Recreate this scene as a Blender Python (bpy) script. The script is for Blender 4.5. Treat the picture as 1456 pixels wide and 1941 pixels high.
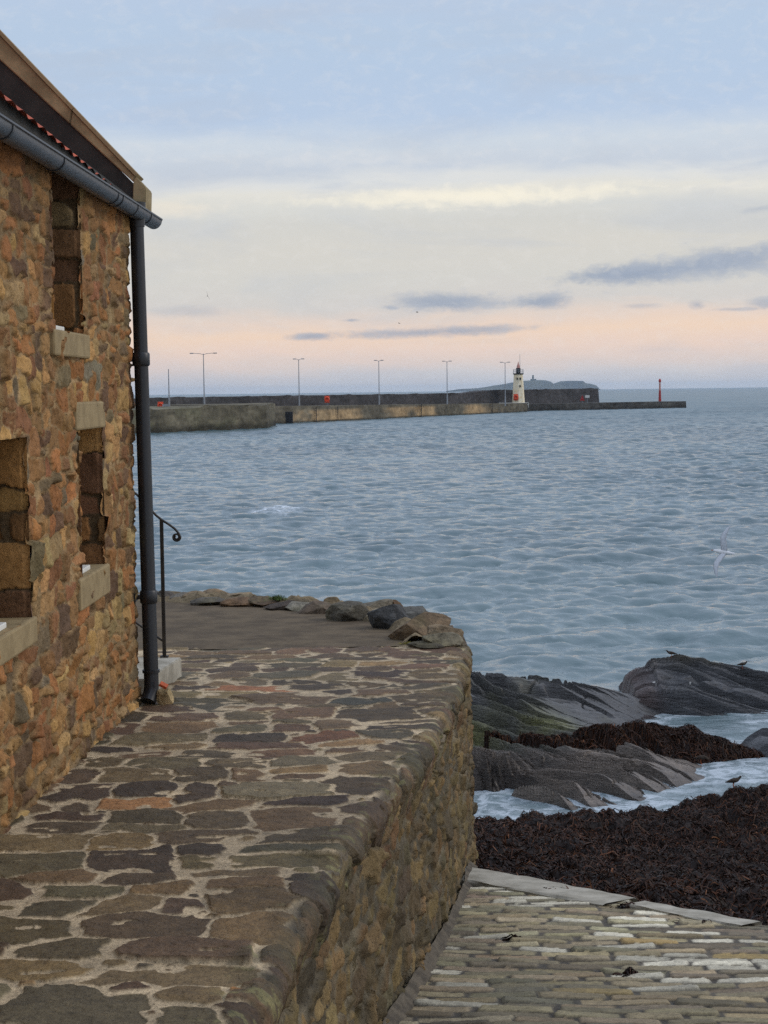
import bpy, bmesh, math, random
import numpy as np
from mathutils import Matrix, Vector

for o in list(bpy.data.objects):
    bpy.data.objects.remove(o, do_unlink=True)
sc = bpy.context.scene
COL = sc.collection
R = math.radians

# ------------------------------------------------------------------ camera
F = 3140.0                      # focal length in pixels of the 1456 px wide photo
TH = math.atan(228.5 / F)       # tilt down
RO = -0.0125                    # slight roll
CZ = 5.6                        # eye height above the water
cd = bpy.data.cameras.new("camera")
cam = bpy.data.objects.new("camera", cd)
COL.objects.link(cam)
CM = Matrix.Rotation(math.pi / 2 - TH, 4, 'X') @ Matrix.Rotation(RO, 4, 'Z')
cam.matrix_world = Matrix.Translation((0, 0, CZ)) @ CM
cd.sensor_fit = 'HORIZONTAL'
cd.sensor_width = 36
cd.lens = 36 * F / 1456
cd.clip_start = 0.1
cd.clip_end = 60000
sc.camera = cam
sc.render.resolution_x = 768
sc.render.resolution_y = 1024
sc.view_settings.view_transform = 'Standard'
sc.view_settings.look = 'None'
sc.view_settings.exposure = 0.0
sc.view_settings.gamma = 1
sc.cycles.use_denoising = False
sc.cycles.sample_clamp_indirect = 4.0
sc.cycles.max_bounces = 6
sc.cycles.volume_bounces = 1

M3 = np.array(CM.to_3x3())


def ray(px, py):
    d = M3 @ np.array([(px - 728) / F, -(py - 970.5) / F, -1.0])
    return d / d[1]


def atY(px, py, Y):
    return ray(px, py) * Y + np.array([0, 0, CZ])


def atz(px, py, z):
    d = ray(px, py)
    return d * ((z - CZ) / d[2]) + np.array([0, 0, CZ])


D0, KG = 1.734, 0.0326          # the terrace falls gently away from the viewer


def gz(Y):
    return CZ - D0 - KG * Y


def gnd(px, py):
    d = ray(px, py)
    return d * (-D0 / (d[2] + KG)) + np.array([0, 0, CZ])


def lin(c):
    c = np.asarray(c, float) / 255.0
    return np.where(c <= 0.04045, c / 12.92, ((c + 0.055) / 1.055) ** 2.4)


def S(r, g, b, k=1.0):
    return tuple(lin((r, g, b)) * k)


# ------------------------------------------------------------------ world
SUN_EL, SUN_AZ = R(32), R(84)   # azimuth from +Y towards +X
world = bpy.data.worlds.new("World")
sc.world = world
world.use_nodes = True
wt = world.node_tree
wt.nodes.clear()


class NB:
    """small helper that writes node maths"""

    def __init__(self, tree):
        self.t = tree

    def n(self, kind, **kw):
        nd = self.t.nodes.new(kind)
        for k, v in kw.items():
            setattr(nd, k, v)
        return nd

    def put(self, sock, v):
        if isinstance(v, bpy.types.NodeSocket):
            self.t.links.new(v, sock)
        else:
            sock.default_value = v

    def m(self, op, a, b=None, c=None, clamp=False):
        nd = self.n('ShaderNodeMath', operation=op, use_clamp=clamp)
        self.put(nd.inputs[0], a)
        if b is not None:
            self.put(nd.inputs[1], b)
        if c is not None:
            self.put(nd.inputs[2], c)
        return nd.outputs[0]

    def mix(self, f, a, b, mode='MIX'):
        nd = self.n('ShaderNodeMix', data_type='RGBA', blend_type=mode)
        self.put(nd.inputs[0], f)
        for s, v in ((nd.inputs[6], a), (nd.inputs[7], b)):
            if not isinstance(v, bpy.types.NodeSocket):
                v = tuple(v)[:3] + (1,)
            self.put(s, v)
        return nd.outputs[2]

    def smooth(self, v, lo, hi):
        nd = self.n('ShaderNodeMapRange', interpolation_type='SMOOTHSTEP')
        self.put(nd.inputs[0], v)
        nd.inputs[1].default_value = lo
        nd.inputs[2].default_value = hi
        return nd.outputs[0]

    def noise(self, vec, scale, detail=4, rough=0.55, dist=0.0):
        nd = self.n('ShaderNodeTexNoise')
        if vec is not None:
            self.put(nd.inputs['Vector'], vec)
        nd.inputs['Scale'].default_value = scale
        nd.inputs['Detail'].default_value = detail
        nd.inputs['Roughness'].default_value = rough
        nd.inputs['Distortion'].default_value = dist
        return nd.outputs[0]

    def comb(self, x, y, z):
        nd = self.n('ShaderNodeCombineXYZ')
        self.put(nd.inputs[0], x)
        self.put(nd.inputs[1], y)
        self.put(nd.inputs[2], z)
        return nd.outputs[0]

    def ramp(self, f, stops, interp='LINEAR'):
        nd = self.n('ShaderNodeValToRGB')
        nd.color_ramp.interpolation = interp
        el = nd.color_ramp.elements
        while len(el) > 1:
            el.remove(el[-1])
        el[0].position = stops[0][0]
        el[0].color = tuple(stops[0][1])[:3] + (1,)
        for p, c in stops[1:]:
            e = el.new(p)
            e.color = tuple(c)[:3] + (1,)
        self.put(nd.inputs[0], f)
        return nd.outputs[0]


w = NB(wt)
tc = w.n('ShaderNodeTexCoord').outputs['Generated']
sep = w.n('ShaderNodeSeparateXYZ')
wt.links.new(tc, sep.inputs[0])
el_ = w.m('MULTIPLY', w.m('ARCSINE', sep.outputs[2]), 57.29578)
az_ = w.m('MULTIPLY', w.m('ARCTAN2', sep.outputs[0], sep.outputs[1]), 57.29578)
# long flat warp: clouds are stretched sideways
cv = w.comb(w.m('MULTIPLY', az_, 0.22), w.m('MULTIPLY', el_, 1.0), 0.0)
n1 = w.m('SUBTRACT', w.noise(cv, 0.55, 5, 0.55, 0.6), 0.5)
n2 = w.m('SUBTRACT', w.noise(cv, 1.9, 5, 0.6, 0.3), 0.5)
n3 = w.m('SUBTRACT', w.noise(w.comb(w.m('MULTIPLY', az_, 0.6), el_, 3.0), 2.6, 6, 0.62, 0.4), 0.5)
elw = w.m('ADD', el_, w.m('ADD', w.m('MULTIPLY', n1, 1.5), w.m('MULTIPLY', n2, 0.5)))
# the photo's bands tilt: higher towards the right
elw = w.m('SUBTRACT', elw, w.m('MULTIPLY', az_, 0.010))
stops = [(0.0, (206, 208, 214)), (0.4, (216, 211, 212)), (0.85, (226, 211, 205)), (1.35, (240, 215, 201)),
         (1.9, (246, 217, 194)), (2.35, (236, 215, 201)), (2.9, (216, 211, 207)), (3.8, (217, 214, 208)),
         (4.8, (219, 215, 207)), (5.7, (216, 214, 208)), (6.25, (222, 221, 215)), (6.65, (231, 228, 219)),
         (7.1, (226, 227, 226)), (7.6, (205, 213, 224)), (8.3, (210, 219, 229)), (9.2, (188, 206, 230)),
         (10.5, (186, 205, 229)), (12.0, (187, 206, 229)), (14.5, (192, 207, 231)), (20.0, (205, 214, 232))]
skyc = w.ramp(w.m('DIVIDE', w.m('MAXIMUM', elw, 0.0), 20.0, clamp=True), [(e / 20.0, lin(c)) for e, c in stops])


def azel(px, py):
    d = ray(px, py)
    d = d / np.linalg.norm(d)
    return math.degrees(math.atan2(d[0], d[1])), math.degrees(math.asin(d[2]))


PPD = F * math.pi / 180


def blob(px, py, hw, hh, tilt=0.0, edge=0.9, nz=0.75, flat=1.0):
    a0, e0 = azel(px, py)
    da = w.m('SUBTRACT', az_, a0)
    de = w.m('SUBTRACT', w.m('SUBTRACT', el_, e0), w.m('MULTIPLY', da, tilt))
    x = w.m('DIVIDE', da, hw / PPD)
    y = w.m('DIVIDE', de, hh / PPD)
    d = w.m('SQRT', w.m('ADD', w.m('MULTIPLY', x, x), w.m('MULTIPLY', y, y)))
    v = w.m('ADD', w.m('SUBTRACT', 1.0, d), w.m('ADD', w.m('MULTIPLY', n3, nz * 1.6), w.m('MULTIPLY', n2, nz * 1.2)))
    return w.smooth(v, 0.0, edge)


blue = lin((152, 164, 185))
for (px, py, hw, hh, tl, st) in [
    (1350, 500, 300, 40, 0.10, .95), (1180, 520, 150, 22, 0.06, .9), (850, 572, 165, 27, 0.0, .85), (1030, 571, 80, 20, 0.0, .85),
    (740, 583, 26, 7, -.1, .6), (830, 629, 270, 14, 0.03, .8), (592, 638, 62, 11, 0.0, .8), (665, 607, 22, 5, 0.0, .7),
    (1322, 578, 22, 12, 0.0, .6), (1400, 586, 70, 5, 0.0, .5), (1215, 580, 50, 7, 0.0, .35), (1440, 395, 50, 10, 0.1, .45),
    (1455, 575, 45, 16, 0.0, .6), (360, 590, 110, 16, 0.0, .3)]:
    skyc = w.mix(w.m('MULTIPLY', blob(px, py, hw, hh, tl), st), skyc, blue)
lav = lin((202, 202, 209))
for (px, py, hw, hh, st) in [(720, 722, 260, 36, .75), (1180, 722, 230, 36, .7), (1440, 705, 120, 24, .6), (380, 735, 200, 34, .6)]:
    skyc = w.mix(w.m('MULTIPLY', blob(px, py, hw, hh, 0, .7, .5), st), skyc, lav)
skyc = w.mix(w.m('MULTIPLY', blob(900, 372, 400, 26, 0.02, .9, .8), .95), skyc, lin((254, 246, 226)))
skyc = w.mix(w.m('MULTIPLY', blob(1400, 350, 160, 14, 0.02, 1.2, .9), .5), skyc, lin((246, 240, 226)))
skyc = w.mix(w.m('MULTIPLY', blob(720, 300, 520, 22, 0.0, 1.2, 1.0), .45), skyc, lin((224, 226, 229)))
skyc = w.mix(w.m('MULTIPLY', blob(330, 395, 130, 24, 0.0, 1.0, .8), .8), skyc, lin((240, 231, 215)))
# soft mottling of the cloud sheet
skyc = w.mix(w.m('MULTIPLY', w.smooth(n3, -0.05, 0.25), 0.17), skyc, lin((240, 236, 232)))
skyc = w.mix(w.m('MULTIPLY', w.smooth(n1, -0.04, 0.2), 0.34), skyc, lin((188, 195, 208)))
ns = w.n('ShaderNodeTexSky', sky_type='NISHITA')
ns.sun_disc = False
ns.sun_elevation = SUN_EL
ns.sun_rotation = SUN_AZ
nis = w.mix(1.0, ns.outputs[0], (0.11, 0.11, 0.11), 'MULTIPLY')
cover = w.m('SUBTRACT', 0.93, w.m('MULTIPLY', w.smooth(el_, 9.0, 40.0), 0.28))
zen = w.m('ADD', 1.0, w.m('MULTIPLY', w.smooth(el_, 15.0, 75.0), 1.35))
final = w.mix(1.0, w.mix(cover, nis, skyc), w.comb(zen, zen, zen), 'MULTIPLY')
bg = w.n('ShaderNodeBackground')
wt.links.new(final, bg.inputs[0])
bg.inputs[1].default_value = 1.0
wo = w.n('ShaderNodeOutputWorld')
wt.links.new(bg.outputs[0], wo.inputs[0])

sl = bpy.data.lights.new("sun", 'SUN')
sl.energy = 0.9
sl.angle = R(18)
sl.color = (1.0, 0.91, 0.80)
sun = bpy.data.objects.new("sun", sl)
COL.objects.link(sun)
sd = Vector((math.sin(SUN_AZ) * math.cos(SUN_EL), math.cos(SUN_AZ) * math.cos(SUN_EL), math.sin(SUN_EL)))
sun.rotation_euler = sd.to_track_quat('Z', 'Y').to_euler()

# ------------------------------------------------------------------ numpy noise


def _hash(ix, iy, iz, seed):
    h = (ix * 374761393 + iy * 668265263 + iz * 2147483647 + seed * 974634777) & 0xFFFFFFFF
    h = ((h ^ (h >> 13)) * 1274126177) & 0xFFFFFFFF
    h = h ^ (h >> 16)
    return (h & 0xFFFF) / 32767.5 - 1.0


def vnoise(x, y, z=None, seed=0):
    x = np.asarray(x, float)
    y = np.asarray(y, float)
    if z is None:
        ix = np.floor(x).astype(np.int64)
        iy = np.floor(y).astype(np.int64)
        fx = x - ix
        fy = y - iy
        fx = fx * fx * fx * (fx * (fx * 6 - 15) + 10)
        fy = fy * fy * fy * (fy * (fy * 6 - 15) + 10)
        a = _hash(ix, iy, 0, seed) * (1 - fx) + _hash(ix + 1, iy, 0, seed) * fx
        b = _hash(ix, iy + 1, 0, seed) * (1 - fx) + _hash(ix + 1, iy + 1, 0, seed) * fx
        return a * (1 - fy) + b * fy
    z = np.asarray(z, float)
    iz = np.floor(z).astype(np.int64)
    fz = z - iz
    fz = fz * fz * (3 - 2 * fz)
    ix = np.floor(x).astype(np.int64)
    iy = np.floor(y).astype(np.int64)
    fx = x - ix
    fy = y - iy
    fx = fx * fx * (3 - 2 * fx)
    fy = fy * fy * (3 - 2 * fy)
    out = 0
    for dz, wz in ((0, 1 - fz), (1, fz)):
        a = _hash(ix, iy, iz + dz, seed) * (1 - fx) + _hash(ix + 1, iy, iz + dz, seed) * fx
        b = _hash(ix, iy + 1, iz + dz, seed) * (1 - fx) + _hash(ix + 1, iy + 1, iz + dz, seed) * fx
        out = out + (a * (1 - fy) + b * fy) * wz
    return out


def fbm(x, y, z=None, f=1.0, oct=4, gain=0.5, seed=0):
    s, a, t = 0, 1.0, 0
    for o in range(oct):
        s = s + a * vnoise(np.asarray(x) * f, np.asarray(y) * f, None if z is None else np.asarray(z) * f, seed + o * 17)
        t += a
        a *= gain
        f *= 2.03
    return s / t


def sstep(a, b, x):
    t = np.clip((x - a) / (b - a), 0, 1)
    return t * t * (3 - 2 * t)


# ------------------------------------------------------------------ mesh helpers
def link(o, parent=None):
    COL.objects.link(o)
    if parent is not None:
        o.parent = parent
    return o


def mesh_np(name, V, Q, mat, parent=None, col=None, smooth=True):
    """one mesh object out of numpy arrays; Q = quads or tris"""
    me = bpy.data.meshes.new(name)
    V = np.asarray(V, np.float32).reshape(-1, 3)
    Q = np.asarray(Q, np.int32)
    n = Q.shape[1]
    me.vertices.add(len(V))
    me.vertices.foreach_set('co', V.ravel())
    me.loops.add(Q.size)
    me.loops.foreach_set('vertex_index', Q.ravel())
    me.polygons.add(len(Q))
    me.polygons.foreach_set('loop_start', np.arange(0, Q.size, n, dtype=np.int32))
    me.polygons.foreach_set('use_smooth', np.full(len(Q), smooth))
    me.update(calc_edges=True)
    if col is not None:
        at = me.color_attributes.new('col', 'FLOAT_COLOR', 'POINT')
        c = np.ones((len(V), 4), np.float32)
        c[:, :3] = np.asarray(col).reshape(-1, 3)
        at.data.foreach_set('color', c.ravel())
    me.materials.append(mat)
    return link(bpy.data.objects.new(name, me), parent)


def grid_quads(n, m, keep=None, flip=False):
    i = np.arange(n * m).reshape(n, m)
    q = np.stack([i[:-1, :-1], i[:-1, 1:], i[1:, 1:], i[1:, :-1]], -1)
    if flip:
        q = q[..., ::-1]
    q = q.reshape(-1, 4)
    if keep is not None:
        q = q[np.asarray(keep)[:-1, :-1].ravel()]
    return q


def normals_of(P, sign=1):
    du = np.gradient(P, axis=0)
    dv = np.gradient(P, axis=1)
    n = np.cross(du, dv)
    n /= np.linalg.norm(n, axis=-1, keepdims=True) + 1e-9
    return n * sign


class MB:
    """collects simple solids and links them as one mesh"""

    def __init__(self):
        self.bm = bmesh.new()

    def box(self, c, s, rz=0.0, bevel=0.0, mat=None):
        r = bmesh.ops.create_cube(self.bm, size=1.0)
        vs = r['verts']
        m = Matrix.Translation(c) @ Matrix.Rotation(rz, 4, 'Z') @ Matrix.Diagonal((s[0], s[1], s[2], 1))
        if mat is not None:
            m = mat @ Matrix.Diagonal((s[0], s[1], s[2], 1))
        bmesh.ops.transform(self.bm, matrix=m, verts=vs)
        if bevel:
            es = list({e for v in vs for e in v.link_edges})
            bmesh.ops.bevel(self.bm, geom=es, offset=bevel, segments=2, affect='EDGES', profile=0.5)
        return self

    def poly_prism(self, pts, d):
        """closed polygon pushed along vector d"""
        d = Vector(d)
        a = [self.bm.verts.new(p) for p in pts]
        b = [self.bm.verts.new(Vector(p) + d) for p in pts]
        n = len(a)
        self.bm.faces.new(a)
        self.bm.faces.new(b[::-1])
        for i in range(n):
            j = (i + 1) % n
            self.bm.faces.new((a[j], a[i], b[i], b[j]))
        return self

    def tube(self, pts, r, seg=12, cap=True):
        pts = [Vector(p) for p in pts]
        rr = r if isinstance(r, (list, tuple)) else [r] * len(pts)
        rings = []
        t0 = (pts[1] - pts[0]).normalized()
        up = Vector((0, 0, 1)) if abs(t0.z) < 0.9 else Vector((1, 0, 0))
        u = t0.cross(up).normalized()
        for i, p in enumerate(pts):
            t = (pts[min(i + 1, len(pts) - 1)] - pts[max(i - 1, 0)]).normalized()
            u = (u - t * u.dot(t)).normalized()
            v = t.cross(u)
            rings.append([self.bm.verts.new(p + (u * math.cos(a) + v * math.sin(a)) * rr[i])
                          for a in [2 * math.pi * k / seg for k in range(seg)]])
        for a, b in zip(rings[:-1], rings[1:]):
            for k in range(seg):
                l = (k + 1) % seg
                self.bm.faces.new((a[k], a[l], b[l], b[k]))
        if cap:
            self.bm.faces.new(rings[0][::-1])
            self.bm.faces.new(rings[-1])
        return self

    def build(self, name, mat, parent=None, smooth=False, angle=35):
        bmesh.ops.recalc_face_normals(self.bm, faces=self.bm.faces)
        me = bpy.data.meshes.new(name)
        self.bm.to_mesh(me)
        self.bm.free()
        me.materials.append(mat)
        if smooth:
            for p in me.polygons:
                p.use_smooth = True
            me.set_sharp_from_angle(angle=R(angle))
        return link(bpy.data.objects.new(name, me), parent)


def tag(o, label=None, cat=None, group=None, kind=None):
    if label:
        o['label'] = label
    if cat:
        o['category'] = cat
    if group:
        o['group'] = group
    if kind:
        o['kind'] = kind
    return o


def empty(name, loc, label=None, cat=None, group=None):
    o = bpy.data.objects.new(name, None)
    o.location = loc
    o.empty_display_size = 0.2
    link(o)
    tag(o, label, cat, group)
    bpy.context.view_layer.update()
    return o


def adopt(root):
    """children are modelled in world coordinates"""
    for ch in root.children:
        ch.matrix_parent_inverse = Matrix.Translation(root.location).inverted()


def copy_tree(o, parent=None):
    c = o.copy()
    COL.objects.link(c)
    if parent is not None:
        c.parent = parent
    for ch in o.children:
        copy_tree(ch, c)
    return c


# ------------------------------------------------------------------ materials
def mat_new(name):
    m = bpy.data.materials.new(name)
    m.use_nodes = True
    t = m.node_tree
    b = t.nodes['Principled BSDF']
    return m, NB(t), b


def stone_mat(name, rough=0.85, vary=0.35, fine=55.0, bump=0.5, bdist=0.006, spec=0.3, coat=0.0, speck=0.25, stretch=(1, 1, 1)):
    """colour from the modelled stones, broken up with grain, pits and a little lichen"""
    m, n, b = mat_new(name)
    at = n.n('ShaderNodeAttribute', attribute_name='col').outputs['Color']
    tcn = n.n('ShaderNodeTexCoord').outputs['Object']
    mp = n.n('ShaderNodeMapping')
    n.put(mp.inputs['Vector'], tcn)
    mp.inputs['Scale'].default_value = stretch
    v = mp.outputs[0]
    a = n.noise(v, fine * 0.22, 6, 0.6, 0.3)
    f = n.noise(v, fine, 5, 0.65)
    g = n.noise(v, fine * .55, 6, 0.72, 0.6)
    k = n.m('ADD', 1.0, n.m('MULTIPLY', n.m('SUBTRACT', n.m('ADD', a, n.m('ADD', f, g)), 1.5), vary * 2.4))
    k = n.m('MAXIMUM', k, 0.15)
    c = n.mix(1.0, at, n.comb(k, k, k), 'MULTIPLY')
    pit = n.smooth(n.noise(v, fine * 1.7, 3, 0.5), 0.62, 0.72)
    c = n.mix(n.m('MULTIPLY', pit, speck), c, (0.02, 0.017, 0.012))
    lic = n.smooth(n.noise(v, fine * 0.6, 5, 0.7), 0.63, 0.72)
    c = n.mix(n.m('MULTIPLY', lic, speck * 0.5), c, (0.30, 0.28, 0.21))
    n.put(b.inputs['Base Color'], c)
    n.put(b.inputs['Roughness'], n.m('ADD', rough - 0.1, n.m('MULTIPLY', f, 0.2)))
    b.inputs['Specular IOR Level'].default_value = spec
    b.inputs['Coat Weight'].default_value = coat
    b.inputs['Coat Roughness'].default_value = 0.25
    bp = n.n('ShaderNodeBump')
    bp.inputs['Strength'].default_value = bump
    bp.inputs['Distance'].default_value = bdist
    n.put(bp.inputs['Height'], n.m('ADD', n.m('MULTIPLY', n.m('ADD', a, g), 1.3), n.m('ADD', f, n.m('MULTIPLY', pit, -0.6))))
    n.put(b.inputs['Normal'], bp.outputs[0])
    return m


def plain_mat(name, col, rough=0.6, metal=0.0, var=0.25, scale=12.0, bump=0.15, spec=0.4, dist=0.004, col2=None, stretch=(1, 1, 1)):
    m, n, b = mat_new(name)
    v = n.n('ShaderNodeTexCoord').outputs['Object']
    mp = n.n('ShaderNodeMapping')
    n.put(mp.inputs['Vector'], v)
    mp.inputs['Scale'].default_value = stretch
    v = mp.outputs[0]
    a = n.noise(v, scale, 6, 0.62, 0.2)
    f = n.noise(v, scale * 7, 4, 0.6)
    c2 = col2 if col2 is not None else tuple(x * (1 - var) for x in col)
    c = n.mix(n.smooth(a, 0.35, 0.65), c2, col)
    k = n.m('ADD', 1 - var * 0.5, n.m('MULTIPLY', f, var))
    c = n.mix(1.0, c, n.comb(k, k, k), 'MULTIPLY')
    n.put(b.inputs['Base Color'], c)
    b.inputs['Metallic'].default_value = metal
    n.put(b.inputs['Roughness'], n.m('ADD', rough - 0.08, n.m('MULTIPLY', a, 0.16)))
    b.inputs['Specular IOR Level'].default_value = spec
    bp = n.n('ShaderNodeBump')
    bp.inputs['Strength'].default_value = bump
    bp.inputs['Distance'].default_value = dist
    n.put(bp.inputs['Height'], n.m('ADD', a, f))
    n.put(b.inputs['Normal'], bp.outputs[0])
    return m


MS = {}
MS['wall'] = stone_mat('rubble_stone', 0.88, 0.36, 45, 0.8, 0.010, 0.2, 0, 0.35)
MS['pave'] = stone_mat('paving_stone', 0.72, 0.5, 60, 0.9, 0.008, 0.35, 0, 0.4)
MS['quay'] = stone_mat('quay_stone', 0.85, 0.36, 50, 0.9, 0.012, 0.25, 0, 0.4)
MS['sett'] = stone_mat('sett_stone', 0.7, 0.4, 60, 0.7, 0.006, 0.35, 0, 0.3)
MS['boulder'] = stone_mat('boulder_stone', 0.85, 0.5, 22, 0.9, 0.02, 0.25, 0, 0.35)
MS['rock'] = stone_mat('wet_rock', 0.5, 0.5, 12, 1.0, 0.05, 0.5, 0.15, 0.35, (0.45, 1.0, 2.4))
MS['far'] = stone_mat('harbour_stone', 0.9, 0.55, 0.9, 0.5, 0.1, 0.2, 0, 0.3)
MS['tarmac'] = plain_mat('tarmac', S(112, 98, 78, .75), 0.9, 0, 0.35, 3.2, 0.7, 0.15, 0.008, S(90, 78, 62, .72))
MS['dressed'] = plain_mat('dressed_sandstone', S(170, 150, 112, .75), 0.85, 0, 0.22, 9, 0.35, 0.2, 0.004, S(152, 133, 98, .75))
MS['coping'] = plain_mat('skew_sandstone', S(172, 154, 116, .78), 0.85, 0, 0.35, 5, 0.4, 0.2, 0.004, S(140, 124, 92, .75))
MS['concrete'] = plain_mat('concrete', S(186, 180, 164, .8), 0.8, 0, 0.3, 5, 0.5, 0.3, 0.005, S(150, 144, 128, .8))
MS['iron'] = plain_mat('black_iron', S(27, 30, 35), 0.42, 0.0, 0.3, 14, 0.15, 0.5, 0.002, S(21, 24, 28))
MS['gutter'] = plain_mat('grey_gutter', S(72, 76, 82), 0.45, 0.1, 0.25, 10, 0.12, 0.5, 0.002, S(58, 62, 68))
MS['tile'] = plain_mat('orange_pantile', S(186, 88, 56, .8), 0.75, 0, 0.3, 12, 0.3, 0.3, 0.004, S(160, 70, 44, .8))
MS['lead'] = plain_mat('dark_slate_face', S(52, 50, 45), 0.8, 0, 0.35, 6, 0.3, 0.35, 0.004, S(38, 37, 33))
MS['white'] = plain_mat('white_paint', S(226, 224, 214, .9), 0.5, 0, 0.1, 8, 0.1, 0.4, 0.002)
MS['glass'] = plain_mat('dark_glass', (0.01, 0.012, 0.014), 0.08, 0, 0.1, 3, 0.02, 0.5, 0.001)
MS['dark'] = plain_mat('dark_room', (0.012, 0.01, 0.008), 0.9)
MS['rust'] = plain_mat('brown_iron', S(58, 50, 42), 0.5, 0.2, 0.4, 20, 0.2, 0.45, 0.002, S(36, 34, 32))
MS['lightwhite'] = plain_mat('cream_lighthouse_paint', S(242, 232, 206, .95), 0.6, 0, 0.12, 1.2, 0.1, 0.3, 0.01, S(236, 216, 176, .9))
MS['black'] = plain_mat('black_paint', S(34, 34, 36), 0.5)
MS['red'] = plain_mat('red_paint', S(176, 46, 40, .9), 0.6, 0, 0.2, 2, 0.1, 0.4, 0.01)
MS['pink'] = plain_mat('faded_red_paint', S(204, 146, 132, .9), 0.6, 0, 0.2, 2, 0.1, 0.4, 0.01)
MS['orange'] = plain_mat('orange_plastic', S(232, 84, 44, .9), 0.5, 0, 0.1, 2)
MS['galv'] = plain_mat('galvanised_steel', S(150, 154, 158), 0.5, 0.3, 0.2, 1)
MS['terracotta'] = plain_mat('terracotta', S(200, 96, 54, .9), 0.8, 0, 0.3, 20)
MS['gull'] = plain_mat('white_plumage', S(226, 226, 226, .9), 0.8, 0, 0.1, 20)
MS['gullgrey'] = plain_mat('grey_plumage', S(198, 202, 208, .9), 0.8, 0, 0.15, 20)
MS['wader'] = plain_mat('brown_plumage', S(72, 62, 52), 0.85, 0, 0.4, 60, 0.2, 0.2, 0.002, S(48, 42, 38))
MS['beak'] = plain_mat('orange_beak', S(180, 96, 50), 0.6)


# ------------------------------------------------------------------ masonry generator
class Stones:
    def __init__(self, u, v, a, b, rot, pal, rng):
        self.u, self.v, self.a, self.b, self.rot = map(np.asarray, (u, v, a, b, rot))
        n = len(self.u)
        self.p = 3.2
        self.col = pal
        self.off = rng.normal(0, 1, n)
        self.tu = rng.normal(0, 1, n)
        self.tv = rng.normal(0, 1, n)
        self.r = rng.random(n)

    def lookup(self, U, V, T=0.5, reach=2.2):
        sh = U.shape
        U = U.ravel()
        V = V.ravel()
        ID = np.zeros(U.size, np.int32)
        F1 = np.full(U.size, 9.0)
        F2 = np.full(U.size, 9.0)
        key = np.floor(U / T).astype(np.int64) * 100003 + np.floor(V / T).astype(np.int64)
        order = np.argsort(key, kind='stable')
        ks = key[order]
        cuts = np.flatnonzero(np.diff(ks)) + 1
        ca, sa = np.cos(self.rot), np.sin(self.rot)
        for idx in np.split(order, cuts):
            u, v = U[idx], V[idx]
            ext = reach * np.maximum(self.a, self.b)
            c = np.flatnonzero((self.u > u.min() - ext) & (self.u < u.max() + ext) & (self.v > v.min() - ext) & (self.v < v.max() + ext))
            if len(c) < 2:
                continue
            du = u[:, None] - self.u[c]
            dv = v[:, None] - self.v[c]
            x = np.abs(du * ca[c] + dv * sa[c]) / self.a[c]
            y = np.abs(-du * sa[c] + dv * ca[c]) / self.b[c]
            d = (x ** self.p + y ** self.p) ** (1 / self.p)
            k = np.argpartition(d, 1, axis=1)[:, :2]
            r = np.arange(len(idx))
            d0, d1 = d[r, k[:, 0]], d[r, k[:, 1]]
            sw = d0 > d1
            ID[idx] = c[np.where(sw, k[:, 1], k[:, 0])]
            F1[idx] = np.minimum(d0, d1)
            F2[idx] = np.maximum(d0, d1)
        e = (F2 - F1) * np.minimum(self.a, self.b)[ID]
        return ID.reshape(sh), F1.reshape(sh), e.reshape(sh)


def pick(pal, n, rng):
    cols = np.array([lin(c) for c, _ in pal])
    pr = np.array([p for _, p in pal], float)
    i = rng.choice(len(cols), n, p=pr / pr.sum())
    c = cols[i] * rng.uniform(0.82, 1.18, (n, 1)) * rng.uniform(0.95, 1.05, (n, 3)) * np.array([1.0, 1.0, .86])
    return c


def rubble(u0, u1, v0, v1, rh, sw, pal, rng, jit=0.2, rot=0.08, small=0.0, ssz=(0.02, 0.045)):
    u, v, a, b = [], [], [], []
    y = v0
    while y < v1:
        h = rng.uniform(*rh)
        x = u0 - rng.uniform(0, sw[1])
        while x < u1:
            wd = rng.uniform(*sw) * (0.7 + 0.6 * rng.random())
            hh = h * rng.uniform(0.75, 1.25)
            if rng.random() < 0.22 and h > (rh[0] + rh[1]) / 2:   # two thin stones in one course
                f = rng.uniform(0.35, 0.65)
                u += [x + wd / 2] * 2
                v += [y + h * f / 2, y + h * (1 + f) / 2]
                a += [wd / 2] * 2
                b += [h * f / 2, h * (1 - f) / 2]
            else:
                u.append(x + wd / 2 + rng.normal(0, jit * wd * 0.3))
                v.append(y + h / 2 + rng.normal(0, jit * h))
                a.append(wd / 2)
                b.append(hh / 2)
            x += wd
        y += h
    ns_ = int(small * len(u))
    u += list(rng.uniform(u0, u1, ns_))
    v += list(rng.uniform(v0, v1, ns_))
    a += list(rng.uniform(ssz[0], ssz[1], ns_))
    b += list(rng.uniform(ssz[0] * .6, ssz[1] * .7, ns_))
    n = len(u)
    return Stones(u, v, a, b, rng.normal(0, rot, n), pick(pal, n, rng), rng)


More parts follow.
